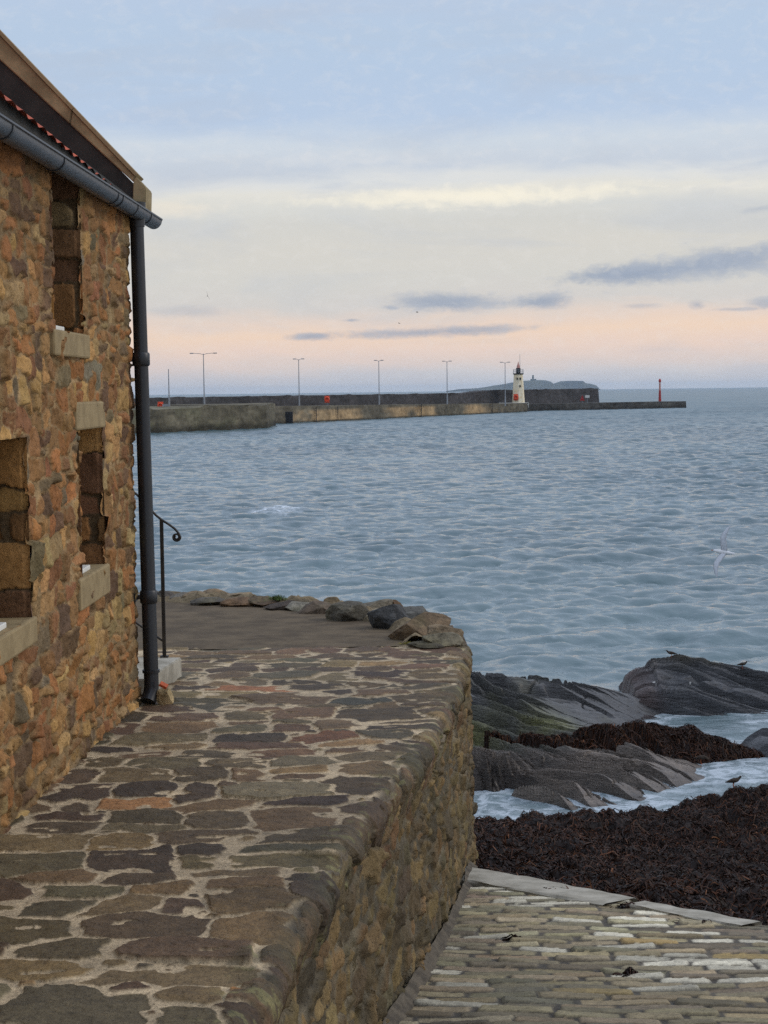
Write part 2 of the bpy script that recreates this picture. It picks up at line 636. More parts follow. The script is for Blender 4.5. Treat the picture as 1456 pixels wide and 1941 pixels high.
def masonry(st, U, V, joint, mortar, dome=0.01, lift=0.01, tilt=0.03, rough=0.006, rf=9.0, warp=0.02, wf=5.0, seed=0, jdark=0.0, colf=7.0, cvar=0.3):
    """height above the mortar bed and colour at every point"""
    Uw = U + warp * fbm(U, V, f=wf, oct=3, seed=seed + 1) + warp * .4 * fbm(U, V, f=wf * 4.5, oct=3, seed=seed + 11)
    Vw = V + warp * fbm(U, V, f=wf, oct=3, seed=seed + 2) + warp * .4 * fbm(U, V, f=wf * 4.5, oct=3, seed=seed + 12)
    ID, F1, e = st.lookup(Uw, Vw)
    jw = joint * (1 + 0.7 * fbm(U, V, f=3.0, oct=2, seed=seed + 3))
    k = sstep(jw * 0.62, jw * 1.05, e)
    du, dv = Uw - st.u[ID], Vw - st.v[ID]
    h = k * (lift * (1 + 0.55 * st.off[ID]) + dome * (1 - np.clip(F1, 0, 1) ** 2) + tilt * (st.tu[ID] * du + st.tv[ID] * dv))
    h = h + rough * (fbm(U, V, st.r[ID] * 40, f=rf, oct=5, gain=0.6, seed=seed + 4) - 0.8 * np.abs(fbm(U, V, st.r[ID] * 40 + 9, f=rf * .6, oct=3, seed=seed + 14))) * (0.35 + 0.65 * k)
    c = st.col[ID] * (1 + cvar * fbm(U, V, st.r[ID] * 40, f=colf, oct=4, seed=seed + 5))[..., None]
    mo = np.asarray(mortar) * (1 + 0.3 * fbm(U, V, f=13, oct=4, seed=seed + 6))[..., None]
    if jdark:
        mo = mo * (1 - jdark * sstep(0.1, 0.6, fbm(U, V, f=2.3, oct=3, seed=seed + 8) * 0.5 + 0.5))[..., None]
    c = mo * (1 - k[..., None]) + c * k[..., None]
    return h, np.clip(c, 0.004, 0.9), k, ID


rng = np.random.default_rng(7)
random.seed(7)


# ------------------------------------------------------------------ the plan of the quay
def xw(Y):
    return -1.77 + 0.0163 * (np.asarray(Y, float) - 7.43)


YC = 11.15                        # far corner of the building
EYp = np.array([2.0, 3.0, 4.0, 4.86, 5.15, 5.97, 6.82, 7.66, 8.58, 9.33, 10.4, 11.8, 13.4, 14.2, 14.9, 15.6, 16.3, 17.0, 17.7, 18.4, 19.0, 19.5, 19.8, 20.0])
EXp = np.array([-.78, -.67, -.56, -.47, -.42, -.33, -.22, -.09, .06, .19, .35, .52, .665, .72, .72, .62, .42, .12, -.35, -1.05, -1.9, -3.0, -4.5, -9.0])
ii = np.linspace(0, len(EYp) - 1, 600)
path = np.stack([np.interp(ii, np.arange(len(EYp)), EXp), np.interp(ii, np.arange(len(EYp)), EYp)], 1)
for _ in range(60):
    path[1:-1] = (path[:-2] + 2 * path[1:-1] + path[2:]) / 4
sarc = np.concatenate([[0], np.cumsum(np.linalg.norm(np.diff(path, axis=0), axis=1))])


def at_s(s):
    return np.stack([np.interp(s, sarc, path[:, 0]), np.interp(s, sarc, path[:, 1])], -1)


def xe(Y):
    return np.interp(Y, EYp[:17], EXp[:17])


def zslip(x, Y):
    return 3.43 - 0.118 * (np.asarray(Y, float) + 0.1 * np.asarray(x, float))


# ------------------------------------------------------------------ building: long rubble wall
house = empty('stone_building', (float(xw(YC)), YC, gz(YC)), 'old rubble stone building with slit windows beside the terrace', 'building')
PALW = [((158, 110, 70), 6), ((142, 108, 72), 6), ((172, 136, 90), 4), ((158, 116, 78), 3), ((136, 102, 70), 4), ((112, 88, 68), 3),
        ((136, 96, 68), 2), ((160, 136, 98), 2.5), ((116, 102, 80), 2), ((110, 88, 70), 1.5), ((176, 144, 100), 1), ((122, 112, 96), .4)]
EAVE = 5.6 + 1.22
zb, zt = 3.2, EAVE + 0.05


def wallY(px):                   # where a picture column meets the wall plane
    d = (px - 728) / F
    return (-1.77 - 0.0163 * 7.43) / (d - 0.0163)


def wz(px, py):
    Y = wallY(px)
    return atY(px, py, Y)[2]


# openings: (Y near, Y far, z low, z high)
OP = [(wallY(100) , wallY(152), wz(125, 630), EAVE + .2),
      (wallY(141), wallY(184), wz(160, 1084), wz(160, 812)),
      (wallY(-38), wallY(37), wz(20, 1182), wz(20, 832))]
Yv = np.concatenate([np.arange(4.6, 7.0, 0.03), np.arange(7.0, YC - 0.03, 0.0105)])
nb_ = 26
turn = np.linspace(0, 1, nb_)
zs = np.arange(zb, zt, 0.0085)
s_all = np.concatenate([Yv, YC - 0.03 + turn * 0.5])
UU, ZZ = np.meshgrid(s_all, zs, indexing='ij')
PALW = [(tuple(np.array(c) * np.array([.97, .955, .97])), p) for c, p in PALW]
stw = rubble(4.3, 12.2, 3.0, 7.2, (0.06, 0.17), (0.09, 0.32), PALW, rng, 0.2, 0.08, 0.35, (0.02, 0.045))
stw.p = 5.0
h, c, k, ID = masonry(stw, UU, ZZ, 0.014, S(176, 146, 104, .85), 0.003, 0.010, 0.11, 0.022, 13, 0.030, 5.0, 11, 0.35)
# eroded, pitted patch high up and general weathering
er = sstep(0.15, 0.6, fbm(UU, ZZ, f=1.3, oct=3, seed=91))
h = h + er * 0.012 * fbm(UU, ZZ, f=22, oct=3, seed=92)
c = c * (1 - 0.22 * sstep(0.0, 0.6, fbm(UU, ZZ, f=0.9, oct=3, seed=93)))[..., None]
r_ = 0.045
base = np.zeros(UU.shape + (3,))
nrm = np.zeros_like(base)
tt = np.clip((UU - (YC - 0.03)) / 0.5, 0, 1)
ang = np.clip(tt / 0.14, 0, 1) * math.pi / 2
back = np.clip(tt - 0.14, 0, 1) * 0.55
inpl = UU <= YC - 0.03 + 1e-9
base[..., 0] = np.where(inpl, xw(UU), xw(YC) - r_ + r_ * np.cos(ang) - back)
base[..., 1] = np.where(inpl, UU, YC - 0.03 + r_ * np.sin(ang))
base[..., 2] = ZZ
nrm[..., 0] = np.where(inpl, 1.0, np.cos(ang))
nrm[..., 1] = np.where(inpl, 0.0, np.sin(ang))
h = h + 0.026
# keep clear of openings
keep = np.ones(UU.shape, bool)
for (a, b, z0, z1) in OP:
    keep &= ~((UU > a) & (UU < b) & (ZZ > z0) & (ZZ < z1))
P = base + nrm * h[..., None]
mesh_np('wall', P, grid_quads(*UU.shape, keep, flip=True), MS['wall'], house, c)
# rest of the shell, seen only from other positions
MB().box((float(xw(8)) - 2.6, YC - 0.08, 5.0), (4.2, 0.06, 3.6)).build('end_wall', MS['dressed'], house)
MB().box((float(xw(4.6)) - 2.4, 4.62, 5.0), (4.4, 0.06, 3.6)).build('end_wall', MS['dressed'], house)
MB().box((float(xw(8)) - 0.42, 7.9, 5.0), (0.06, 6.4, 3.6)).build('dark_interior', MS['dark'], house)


def jamb(Yj, z0, z1, face, seed, depth=0.30):
    """side of an opening: one squared stone per course"""
    rg = np.random.default_rng(seed)
    pal = [((150, 106, 68), 3), ((126, 90, 60), 3), ((110, 80, 60), 2), ((166, 126, 80), 2), ((132, 114, 88), 1)]
    st = rubble(-0.6, 0.9, z0 - .2, z1 + .3, (0.13, 0.26), (0.5, 0.8), pal, rg, 0.05, 0.03)
    dd = np.linspace(-0.036, depth, 46)
    zz = np.arange(z0 - 0.02, z1 + 0.02, 0.008)
    D, Z = np.meshgrid(dd, zz, indexing='ij')
    hh, cc, _, _ = masonry(st, D, Z, 0.014, S(120, 98, 70, .6), 0.004, 0.012, 0.05, 0.010, 9, 0.02, 6, seed, 0.2)
    hh = hh - 0.02 + np.where(D < -0.012, -0.010, 0)
    Pp = np.stack([xw(Yj) - D, Yj + face * hh, Z], -1)
    return mesh_np('reveal', Pp, grid_quads(*D.shape, flip=(face > 0)), MS['wall'], None, cc)


def block(name, Y0, Y1, z0, z1, out, depth, mat, parent, bev=0.012):
    mb = MB()
    ym = (Y0 + Y1) / 2
    mb.box((float(xw(ym)) + out - depth / 2, ym, (z0 + z1) / 2), (depth, Y1 - Y0, z1 - z0), -math.atan(0.0163), bev)
    return mb.build(name, mat, parent)


for i, (a, b, z0, z1) in enumerate(OP):
    fx = float(xw((a + b) / 2))
    wn = MB()
    fd = 0.27
    zh = min(z1, EAVE + .02)
    for (y0, y1, q0, q1) in ((a, a + .06, z0, zh), (b - .06, b, z0, zh), (a, b, z0 + .0, z0 + .07), (a, b, zh - .06, zh), (a + .06, b - .06, (z0 + zh) / 2 - .02, (z0 + zh) / 2 + .02)):
        wn.box((fx - fd, (y0 + y1) / 2, (q0 + q1) / 2), (0.05 if q1 - q0 > .3 else 0.056, y1 - y0, q1 - q0))
    wf = wn.build('window', MS['white'], house)
    MB().box((fx - fd - .005, (a + b) / 2, (z0 + zh) / 2), (0.012, b - a - .02, zh - z0 - .02)).build('pane', MS['glass'], wf)
    for yj, fc, sd_ in ((b, -1, 31 + i), (a, 1, 61 + i)):
        jamb(yj, z0, zh, fc, sd_).parent = wf
    # little white timber sub-sill showing in the near corner
    MB().box((fx - .045, a + 0.20, z0 + .018), (0.10, 0.36, .028), 0, .005).build('timber_sill', MS['white'], wf)
    sp = [(92, 160, 622, 677), (130, 188, 1086, 1160), (-60, 43, 1182, 1250)][i]
    s0, s1 = wallY(sp[0]), wallY(sp[1])
    zlo = [wz(125, 677), wz(130, 1160), wz(42, 1218)][i]
    block('sill', s0, s1, zlo, z0 + .004, .055, .38, MS['dressed'], wf)
    if i == 1:
        block('lintel', wallY(132), wallY(188), z1 - .004, wz(133, 762), .050, .36, MS['dressed'], wf)
    elif i == 2:
        block('lintel', wallY(-50), wallY(40), z1 - .004, z1 + .17, -.02, .32, MS['wall'], wf)

# ------------------------------------------------------------------ gutter, downpipe
gx = 0.115                        # gutter centre out from the wall


def gut(px, py):
    # point on the gutter's vertical plane
    d = ray(px, py)
    Y = (-1.77 - 0.0163 * 7.43 + gx) / (d[0] - 0.0163)
    return d * Y + np.array([0, 0, CZ])


g0, g1 = gut(-60, 200), gut(290, 418)
gdir = (Vector(g1) - Vector(g0)).normalized()
gA = Vector(g1) - gdir * 6.2
gB = Vector(g1) + gdir * 0.03
rg_ = 0.055
sec = []
for kx in range(15):
    a = math.pi + math.pi * kx / 14
    sec.append((rg_ * math.cos(a), rg_ * math.sin(a) * 1.05))
sec = [(-rg_ - .006, 0.006)] + sec + [(rg_ + .009, 0.004), (rg_ + .009, 0.013), (rg_, .013)]
inner = [(x * 0.93, z * 0.93 + .002) for x, z in sec[1:-3]][::-1]
loop = sec + inner


def swept(bm, loop, A, B):
    ra = [bm.verts.new(A + Vector((x, 0, z))) for x, z in loop]
    rb = [bm.verts.new(B + Vector((x, 0, z))) for x, z in loop]
    n = len(loop)
    for i in range(n):
        j = (i + 1) % n
        bm.faces.new((ra[i], ra[j], rb[j], rb[i]))
    bm.faces.new(ra)
    bm.faces.new(rb[::-1])


mb = MB()
swept(mb.bm, loop, gA, gB)
gut_o = mb.build('gutter', MS['gutter'], house, True, 40)
# stop end
mb = MB()
pl = [(rg_ * 1.03 * math.cos(math.pi + math.pi * q / 16), rg_ * 1.08 * math.sin(math.pi + math.pi * q / 16)) for q in range(17)]
mb.poly_prism([gB + Vector((x, 0.002, z + .006)) for x, z in pl], (0, .012, 0))
mb.build('stop_end', MS['iron'], gut_o)
for (px, py) in [(2, 262), (102, 290), (208, 362), (217, 372), (246, 394), (272, 410)]:
    gp = Vector(gut(px, py))
    tpar = (gp.y - g0[1]) / (g1[1] - g0[1])
    cpt = Vector(g0) + (Vector(g1) - Vector(g0)) * tpar
    mb = MB()
    bl = [(x * 1.09, z * 1.09) for x, z in sec[1:-3]]
    bl2 = [(x * 1.01, z * 1.01) for x, z in sec[1:-3]][::-1]
    swept(mb.bm, bl + bl2, cpt - gdir * .014, cpt + gdir * .014)
    mb.box((cpt.x - rg_ - .02, cpt.y, cpt.z - .01), (.05, .024, .03))
    mb.build('gutter_bracket', MS['iron'], gut_o)
# downpipe
YP = YC - 0.06
pt = atY(270, 425, YP)
pb = atY(286, 1322, YP)
px0 = float(pb[0] + 0.006)
zfoot = gz(YP) + 0.03
ptop = Vector((px0 - 0.028, YP, g1[2] - 0.05))
pfoot = Vector((px0, YP, zfoot + .10))
mb = MB()
mb.tube([ptop, pfoot, (px0 - .004, YP - .01, zfoot + .05), (px0 - .02, YP - .05, zfoot + .0)], [.046, .050, .052, .054], 20)
pipe = mb.build('downpipe', MS['iron'], house, True, 50)
MB().tube([ptop + Vector((0, 0, .11)), ptop + Vector((0, 0, .02)), ptop - Vector((0, 0, .05))], [.062, .058, .052], 18).build('outlet', MS['iron'], pipe, True)
for py in (681, 1131, 1272):
    zc = atY(280, py, YP)[2]
    f = (ptop.z - zc) / (ptop.z - pfoot.z)
    pc = ptop.lerp(pfoot, f)
    hgt = .045 if py < 1200 else .012
    mb = MB()
    mb.tube([pc + Vector((0, 0, hgt)), pc + Vector((0, 0, hgt * .8)), pc - Vector((0, 0, hgt * .8)), pc - Vector((0, 0, hgt))], [.052, .059, .059, .052], 20)
    if py < 1200:
        mb.box((pc.x - .065, pc.y, pc.z), (.07, .05, .03))
        mb.box((pc.x - .088, pc.y, pc.z), (.012, .12, .06))
    mb.build('collar', MS['iron'], pipe, True, 40)

# ------------------------------------------------------------------ roof, parapet and skew stones
YG = YC + 0.02
A_ = atY


def onG(px, py, dy=0.0):
    return Vector(atY(px, py, YG + dy))


# roof pitch seen along the gable: from eave (180,318) to (0,183)
e0, e1 = onG(180, 318), onG(-200, 33)
slope = (e1.z - e0.z) / (e1.x - e0.x)
xe0 = float(xw(YC)) + gx - .02
ze0 = e0.z + slope * (xe0 - e0.x)
nU, nS = 330, 70
us = np.linspace(4.4, YG, nU)
ss = np.linspace(0, 3.2, nS * 4)
Ug, Sg = np.meshgrid(us, ss, indexing='ij')
cs_, sn_ = math.cos(math.atan(-slope)), math.sin(math.atan(-slope))
wav = 0.007 * np.sin(2 * math.pi * Ug / 0.24) + 0.002 * np.sin(4 * math.pi * Ug / 0.24 + .8)
crs = (Sg % 0.30) / 0.30
hT = wav + 0.010 * (1 - crs) - .050
Xr = xe0 - .015 * (Ug - YC) - Sg * cs_ + hT * sn_
dzr = (g0[2] - g1[2]) / (g0[1] - g1[1])
Zr = ze0 + Sg * sn_ + hT * cs_ + dzr * (Ug - YG) * 0
tcol = np.array(S(176, 82, 52, .85)) * (1 + .3 * fbm(np.floor(Ug / .24) * 7.1, np.floor(Sg / .3) * 3.3, f=1.0, oct=1, seed=4))[..., None]
tcol = tcol * (1 - 0.25 * sstep(0, .6, fbm(Ug, Sg, f=5, oct=3, seed=5)))[..., None]
MS['tilev'] = stone_mat('pantile_clay', 0.75, 0.3, 60, 0.3, 0.003, 0.3)
roof = mesh_np('roof', np.stack([Xr, Ug, Zr], -1), grid_quads(*Ug.shape), MS['tilev'], house, tcol)
MB().box((xe0 + .0 - .02, (4.4 + YG) / 2, ze0 - .06), (.02, YG - 4.4, .10), 0).build('fascia', MS['lead'], house)
# soffit strip hiding the wall head
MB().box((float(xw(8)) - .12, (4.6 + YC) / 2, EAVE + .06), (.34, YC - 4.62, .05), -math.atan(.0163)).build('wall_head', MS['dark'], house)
# parapet: dark weathered inner face
mb = MB()
top = [onG(256, 352), onG(-420, -330)]
bot = [onG(-420, 0), onG(120, 300), onG(250, 402)]
mb.poly_prism([top[0], top[1]] + bot, (0, .22, 0))
mb.build('parapet', MS['lead'], house)
# sloping skew stones
jn = [(-420, -378), (128, 200), (258, 337)]


def skew_pts(pA, pB, wid):
    a0_, b0_ = onG(*pA, -.012), onG(*pB, -.012)
    return a0_, b0_


up0, up1 = Vector(onG(0, 66)), Vector(onG(278, 356))
lo0, lo1 = Vector(onG(0, 113)), Vector(onG(254, 346))
du_ = (up1 - up0)
dl_ = (lo1 - lo0)
cuts_ = [(-1.9, -.55), (-.548, .4935), (.4965, 1.0)]
for (t0, t1) in cuts_:
    mb = MB()
    f0 = up0 + du_ * t0
    f1 = up0 + du_ * (t1 if t1 < 1 else .925)
    q0 = lo0 + dl_ * t0 * 1.06
    q1 = lo0 + dl_ * (t1 * 1.06 if t1 < 1 else 1.0)
    mb.poly_prism([f0 + Vector((0, -.02, 0)), f1 + Vector((0, -.02, 0)), q1 + Vector((0, -.02, 0)), q0 + Vector((0, -.02, 0))], (0, .27, 0))
    bmesh.ops.bevel(mb.bm, geom=list(mb.bm.edges), offset=.006, segments=2, affect='EDGES')
    sk = mb.build('skew_stone', MS['coping'], house)
    # paler stone arris along the top
    nrm_ = Vector((-du_.z, 0, du_.x)).normalized()
    if nrm_.z < 0:
        nrm_ = -nrm_
    mb = MB()
    ww_ = nrm_ * .022
    mb.poly_prism([f0 + Vector((0, -.035, 0)) + ww_, f1 + Vector((0, -.035, 0)) + ww_, f1 + Vector((0, -.035, 0)), f0 + Vector((0, -.035, 0))], (0, .30, 0))
    mb.build('drip_edge', MS['dressed'], sk)
mb = MB()
kp = [onG(254, 346), onG(258, 335), onG(278, 356), onG(277, 400), onG(252, 408)]
mb.poly_prism([p + Vector((0, -.03, 0)) for p in kp], (0, .29, 0))
bmesh.ops.bevel(mb.bm, geom=list(mb.bm.edges), offset=.006, segments=2, affect='EDGES')
mb.build('kneeler_stone', MS['coping'], house)
adopt(house)

# ------------------------------------------------------------------ terrace pavement
PALP = [((92, 78, 60), 5), ((86, 76, 60), 5), ((104, 94, 70), 4), ((78, 66, 54), 4), ((96, 90, 72), 3), ((114, 98, 72), 2.5), ((92, 88, 76), 2), ((98, 80, 64), 2.5),
        ((150, 116, 78), .35), ((126, 90, 68), .3), ((82, 84, 78), .4)]
PALP = [(tuple(np.array(c) * np.array([1.07, .985, .90])), p) for c, p in PALP]
PALP = [(tuple(np.array(c) * f_), p) for c, p in PALP for f_ in (.78, .92, 1.06)]
stp = rubble(-3.0, 1.6, 3.2, 15.2, (0.20, 0.46), (0.22, 0.52), PALP, rng, 0.22, 0.16, 1.3, (0.03, 0.085))
stp.p = 3.4
nY = 1180
Yr = np.exp(np.linspace(math.log(3.9), math.log(14.18), nY))
tl = np.linspace(0, 1, 270)
roll = np.linspace(0, 1, 64)[1:]
r1 = 0.085
droop = 0.17
WR = r1 * math.pi / 2 + droop
Uf = np.zeros((nY, 270 + 63))
Pf = np.zeros((nY, 270 + 63, 3))
Nf = np.zeros_like(Pf)
xl = xw(Yr) + 0.0
xl = np.where(Yr > YC - .02, np.maximum(-3.0, xl - (Yr - YC + .02) * 6), xl)
xr = xe(Yr) - 0.05
wob = 0.022 * fbm(Yr, Yr * 0, f=1.7, oct=3, seed=303)
xr = xr + wob
flat = xl[:, None] + (xr - xl)[:, None] * (tl ** 0.92)[None]
Uf[:, :270] = flat
Pf[:, :270, 0] = flat
Pf[:, :270, 2] = gz(Yr)[:, None]
Nf[:, :270, 2] = 1
ww = roll * WR
an = np.clip(ww / r1, 0, math.pi / 2)
Uf[:, 270:] = xr[:, None] + ww[None]
Pf[:, 270:, 0] = xr[:, None] + (r1 * np.sin(an))[None] - 0.05 * np.clip((ww - r1 * math.pi / 2) / droop, 0, 1)[None]
Pf[:, 270:, 2] = gz(Yr)[:, None] - (r1 * (1 - np.cos(an)))[None] - np.clip(ww - r1 * math.pi / 2, 0, 9)[None]
Nf[:, 270:, 0] = np.sin(an)[None]
Nf[:, 270:, 2] = np.cos(an)[None]
Pf[..., 1] = Yr[:, None]
Vf = np.repeat(Yr[:, None], Uf.shape[1], 1)
h, c, k, ID = masonry(stp, Uf, Vf, 0.031, S(200, 178, 142, .88), 0.002, 0.007, 0.022, 0.009, 11, 0.055, 3.2, 51, 0.25, 6, 0.35)
# edge stones: no pale mortar, mossy, lumpy, some standing proud
dedge = Uf - xr[:, None]
ed = sstep(-0.16, 0.03, dedge + 0.12 * fbm(Uf, Vf, f=2.6, oct=3, seed=61))
moss = np.array(S(72, 66, 42)) * 0.85
mk = ed * sstep(-.25, .35, fbm(Uf, Vf, f=5, oct=4, seed=62))
jointdark = (1 - k)[..., None] * ed[..., None] * sstep(0.0, 0.05, dedge)[..., None]
c = c * (1 - mk[..., None] * .75) + moss * mk[..., None] * .75
c = c * (1 - .75 * jointdark)
spk = sstep(.3, .5, fbm(Uf, Vf, f=17, oct=3, seed=66)) * ed
c = c * (1 - spk[..., None] * .45) + np.array(S(128, 124, 78)) * spk[..., None] * .45
h = h + ed * (0.004 * stp.off[ID] * k + 0.007 * (fbm(Uf, Vf, f=9, oct=5, gain=.65, seed=63) - np.abs(fbm(Uf, Vf, f=5, oct=3, seed=67))))
h = h - sstep(0.03, .10, dedge) * (1 - k) * .014
# pale rough patches of lime along the lane, dirt against the house
dirt = sstep(.1, .55, fbm(Uf, Vf, f=.8, oct=3, seed=64))
c = c * (1 - .22 * dirt)[..., None]
P = Pf + Nf * h[..., None]
tag(mesh_np('pavement', P, grid_quads(*Uf.shape, flip=True), MS['pave'], None, c), kind='structure')

# tarmac apron out to the rounded end
xs = np.linspace(-9, 1.0, 170)
ysn = np.linspace(14.12, 20.0, 120)
Xg, Yg = np.meshgrid(xs, ysn, indexing='ij')
# inside test against the quay outline
pp = path[(path[:, 1] > 13.5)]
rimY = np.interp(Xg, pp[::-1, 0][np.argsort(pp[::-1, 0])], pp[::-1, 1][np.argsort(pp[::-1, 0])])
far_ok = (Xg < np.where(Yg < 15.2, xe(Yg) - .02, 9)) & (Xg < .72) & (Yg < np.where(Xg > .7, 14.5, np.interp(Xg, [-9, -4.5, -3.0, -1.9, -1.05, -.35, .12, .42, .62, .72], [20, 19.8, 19.5, 19.0, 18.4, 17.7, 17.0, 16.3, 15.6, 14.9])))
Zg = gz(Yg) + .006 + .012 * fbm(Xg, Yg, f=.7, oct=3, seed=70) + .003 * fbm(Xg, Yg, f=9, oct=3, seed=71)
tag(mesh_np('path', np.stack([Xg, Yg, Zg], -1), grid_quads(*Xg.shape, far_ok), MS['tarmac']), kind='structure')
# bed under the lane beside and behind the house
mb = MB()
mb.poly_prism([(-9, 11.9, gz(11.9) - .03), (-1.9, 11.9, gz(11.9) - .03), (-1.9, 14.3, gz(14.3) - .012), (-9, 14.3, gz(14.3) - .012)], (0, 0, -.2))
tag(mb.build('lane_bed', MS['tarmac']), kind='structure')

# ------------------------------------------------------------------ retaining wall of the terrace
PALQ = [((126, 110, 82), 5), ((110, 97, 76), 5), ((136, 116, 84), 4), ((100, 88, 70), 4), ((142, 122, 90), 2.5), ((114, 106, 90), 2.5), ((122, 98, 72), 2), ((152, 132, 98), 1.5), ((90, 80, 68), 2.5)]
PALQ = [(tuple(np.array(c) * np.array([.86, .83, .80])), p) for c, p in PALQ]
s0 = np.interp(3.0, path[:, 1], sarc)
s1 = sarc[-1]
smid = np.interp(15.5, path[:300, 1], sarc[:300]) if path[299, 1] > 15.5 else np.interp(15.5, path[:480, 1], sarc[:480])
sv = np.concatenate([np.arange(s0, smid, 0.014), np.arange(smid, s1, 0.05)])
xy = at_s(sv)
tg = np.gradient(xy, axis=0)
tg /= np.linalg.norm(tg, axis=1, keepdims=True)
out = np.stack([tg[:, 1], -tg[:, 0]], 1)
zn = 300
hv = np.linspace(0, 1, zn)
ztop = gz(xy[:, 1]) - .10
Hh = ztop + 0.5
depthv = hv[None] * Hh[:, None]
Uq = np.repeat(sv[:, None], zn, 1)
Vq = -depthv + ztop[:, None] * 0.0
offw = 0.02 + 0.02 * depthv
Pq = np.stack([xy[:, 0:1] + out[:, 0:1] * offw, xy[:, 1:2] + out[:, 1:2] * offw, ztop[:, None] - depthv], -1)
Nq = np.repeat(np.stack([out[:, 0], out[:, 1], out[:, 0] * 0], -1)[:, None], zn, 1)
stq = rubble(s0 - .5, smid + 6, -5.0, 0.4, (0.07, 0.17), (0.12, 0.40), PALQ, rng, 0.22, 0.14, 0.6, (0.03, 0.06))
stq.p = 4.2
h, c, k, ID = masonry(stq, Uq, Vq, 0.022, S(168, 154, 126, .50), 0.003, 0.012, 0.12, 0.024, 13, 0.04, 4, 81, 0.5, 6, 0.4)
alg = sstep(.0, .6, fbm(Uq, Vq, f=1.1, oct=4, seed=83)) * .35
c = c * (1 - alg[..., None]) + np.array(S(78, 70, 46)) * alg[..., None]
P = Pq + Nq * (h[..., None] - .03)
P[..., 1] = np.where(P[..., 1] < 0, 0, P[..., 1])
rw = mesh_np('retaining_wall', P, grid_quads(*Uq.shape, flip=True), MS['quay'], None, c)
tag(rw, 'rubble retaining wall of the terrace dropping to the slipway', 'wall')
# mortar fillet where the wall meets the slipway
sf = np.arange(np.interp(6.2, path[:, 1], sarc), np.interp(12.6, path[:300, 1], sarc[:300]), .03)
xyf = at_s(sf)
tgf = np.gradient(xyf, axis=0)
tgf /= np.linalg.norm(tgf, axis=1, keepdims=True)
outf = np.stack([tgf[:, 1], -tgf[:, 0]], 1)
pf = np.linspace(0, 1, 9)
prof_o = .03 + .065 * pf
prof_z = .055 * (1 - pf) ** 1.3
dep = gz(xyf[:, 1]) - zslip(xyf[:, 0], xyf[:, 1])
P = np.zeros((len(sf), 9, 3))
for j in range(9):
    o_ = .02 + .02 * dep + prof_o[j] - .04 + .012 * fbm(sf, sf * 0 + j * .3, f=3, oct=3, seed=88)
    P[:, j, 0] = xyf[:, 0] + outf[:, 0] * o_
    P[:, j, 1] = xyf[:, 1] + outf[:, 1] * o_
    P[:, j, 2] = zslip(P[:, j, 0], P[:, j, 1]) + prof_z[j] - .004 + .008 * fbm(sf, sf * 0 + j * .4, f=4, oct=3, seed=89)
MS['fillet'] = plain_mat('old_mortar', S(114, 104, 88, .7), .85, 0, .4, 9, .7, .25, .008, S(84, 76, 64, .65))
fo = mesh_np('mortar_fillet', P, grid_quads(len(sf), 9, flip=True), MS['fillet'], rw)

# ------------------------------------------------------------------ slipway of setts
L0 = np.array([.65, 12.25])
L1 = np.array([2.39, 10.2])


def toeY(x):                      # lower end of the slip runs across at an angle
    return L0[1] + (np.asarray(x) - L0[0]) * (L1[1] - L0[1]) / (L1[0] - L0[0])


xs = np.arange(-.4, 5.0, .014)
yy = np.exp(np.arange(math.log(5.2), math.log(13.6), .00125))
Xs, Ys = np.meshgrid(xs, yy, indexing='ij')
# rows run square to the retaining wall
ca_, sa_ = math.cos(.11), math.sin(.11)
Us = Xs * ca_ - Ys * sa_
Vs = Xs * sa_ + Ys * ca_
PALS = [((136, 126, 110), 5), ((122, 114, 100), 5), ((150, 140, 118), 3), ((126, 114, 102), 3), ((140, 128, 108), 3), ((108, 102, 92), 3), ((150, 142, 124), 2), ((156, 134, 98), .5)]
sts_rng = np.random.default_rng(21)
u, v, a, b = [], [], [], []
y = 4.6
while y < 14.5:
    hh = sts_rng.uniform(.088, .108)
    x = -2.6 + sts_rng.uniform(0, .3)
    while x < 5.5:
        wd = sts_rng.uniform(.26, .50)
        u.append(x + wd / 2); v.append(y + hh / 2 + sts_rng.normal(0, .004)); a.append(wd / 2); b.append(hh / 2)
        x += wd
    y += hh
stS = Stones(u, v, a, b, sts_rng.normal(0, .012, len(u)), pick(PALS, len(u), sts_rng), sts_rng)
stS.col = stS.col * np.array([1.05, 1.0, .90])
stS.p = 5
# pale limestone setts scattered in the lower half
pale = (sts_rng.random(len(u)) < np.interp(stS.v, [8.0, 8.9, 9.6, 11.8], [0.0, .10, .26, .30]))
stS.col[pale] = lin((206, 198, 174)) * sts_rng.uniform(.6, 1.05, (pale.sum(), 1))
dk = sts_rng.random(len(u)) < .12
stS.col[dk & ~pale] *= .6
h, c, k, ID = masonry(stS, Us, Vs, .011, S(104, 95, 80, .65), .001, .008, .04, .005, 16, .006, 5, 121, .4, 9, .3)
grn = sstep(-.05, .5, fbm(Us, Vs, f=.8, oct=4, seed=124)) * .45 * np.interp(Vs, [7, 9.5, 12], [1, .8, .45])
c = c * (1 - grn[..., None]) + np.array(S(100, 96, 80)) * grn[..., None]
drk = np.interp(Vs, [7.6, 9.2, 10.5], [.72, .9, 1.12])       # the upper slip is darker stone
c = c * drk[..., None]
dpt = sstep(.42, .62, fbm(Us, Vs, f=7, oct=3, seed=127) * .5 + .5) * (1 - k)
c = c * (1 - dpt * .0)[..., None]
keep = (Ys < toeY(Xs)) & (Xs > xe(Ys) - .25)
Zs = zslip(Xs, Ys) + h + .02 * fbm(Xs, Ys, f=.9, oct=3, seed=125)
tag(mesh_np('slipway', np.stack([Xs, Ys, Zs], -1), grid_quads(*Xs.shape, keep), MS['sett'], None, c), kind='structure')
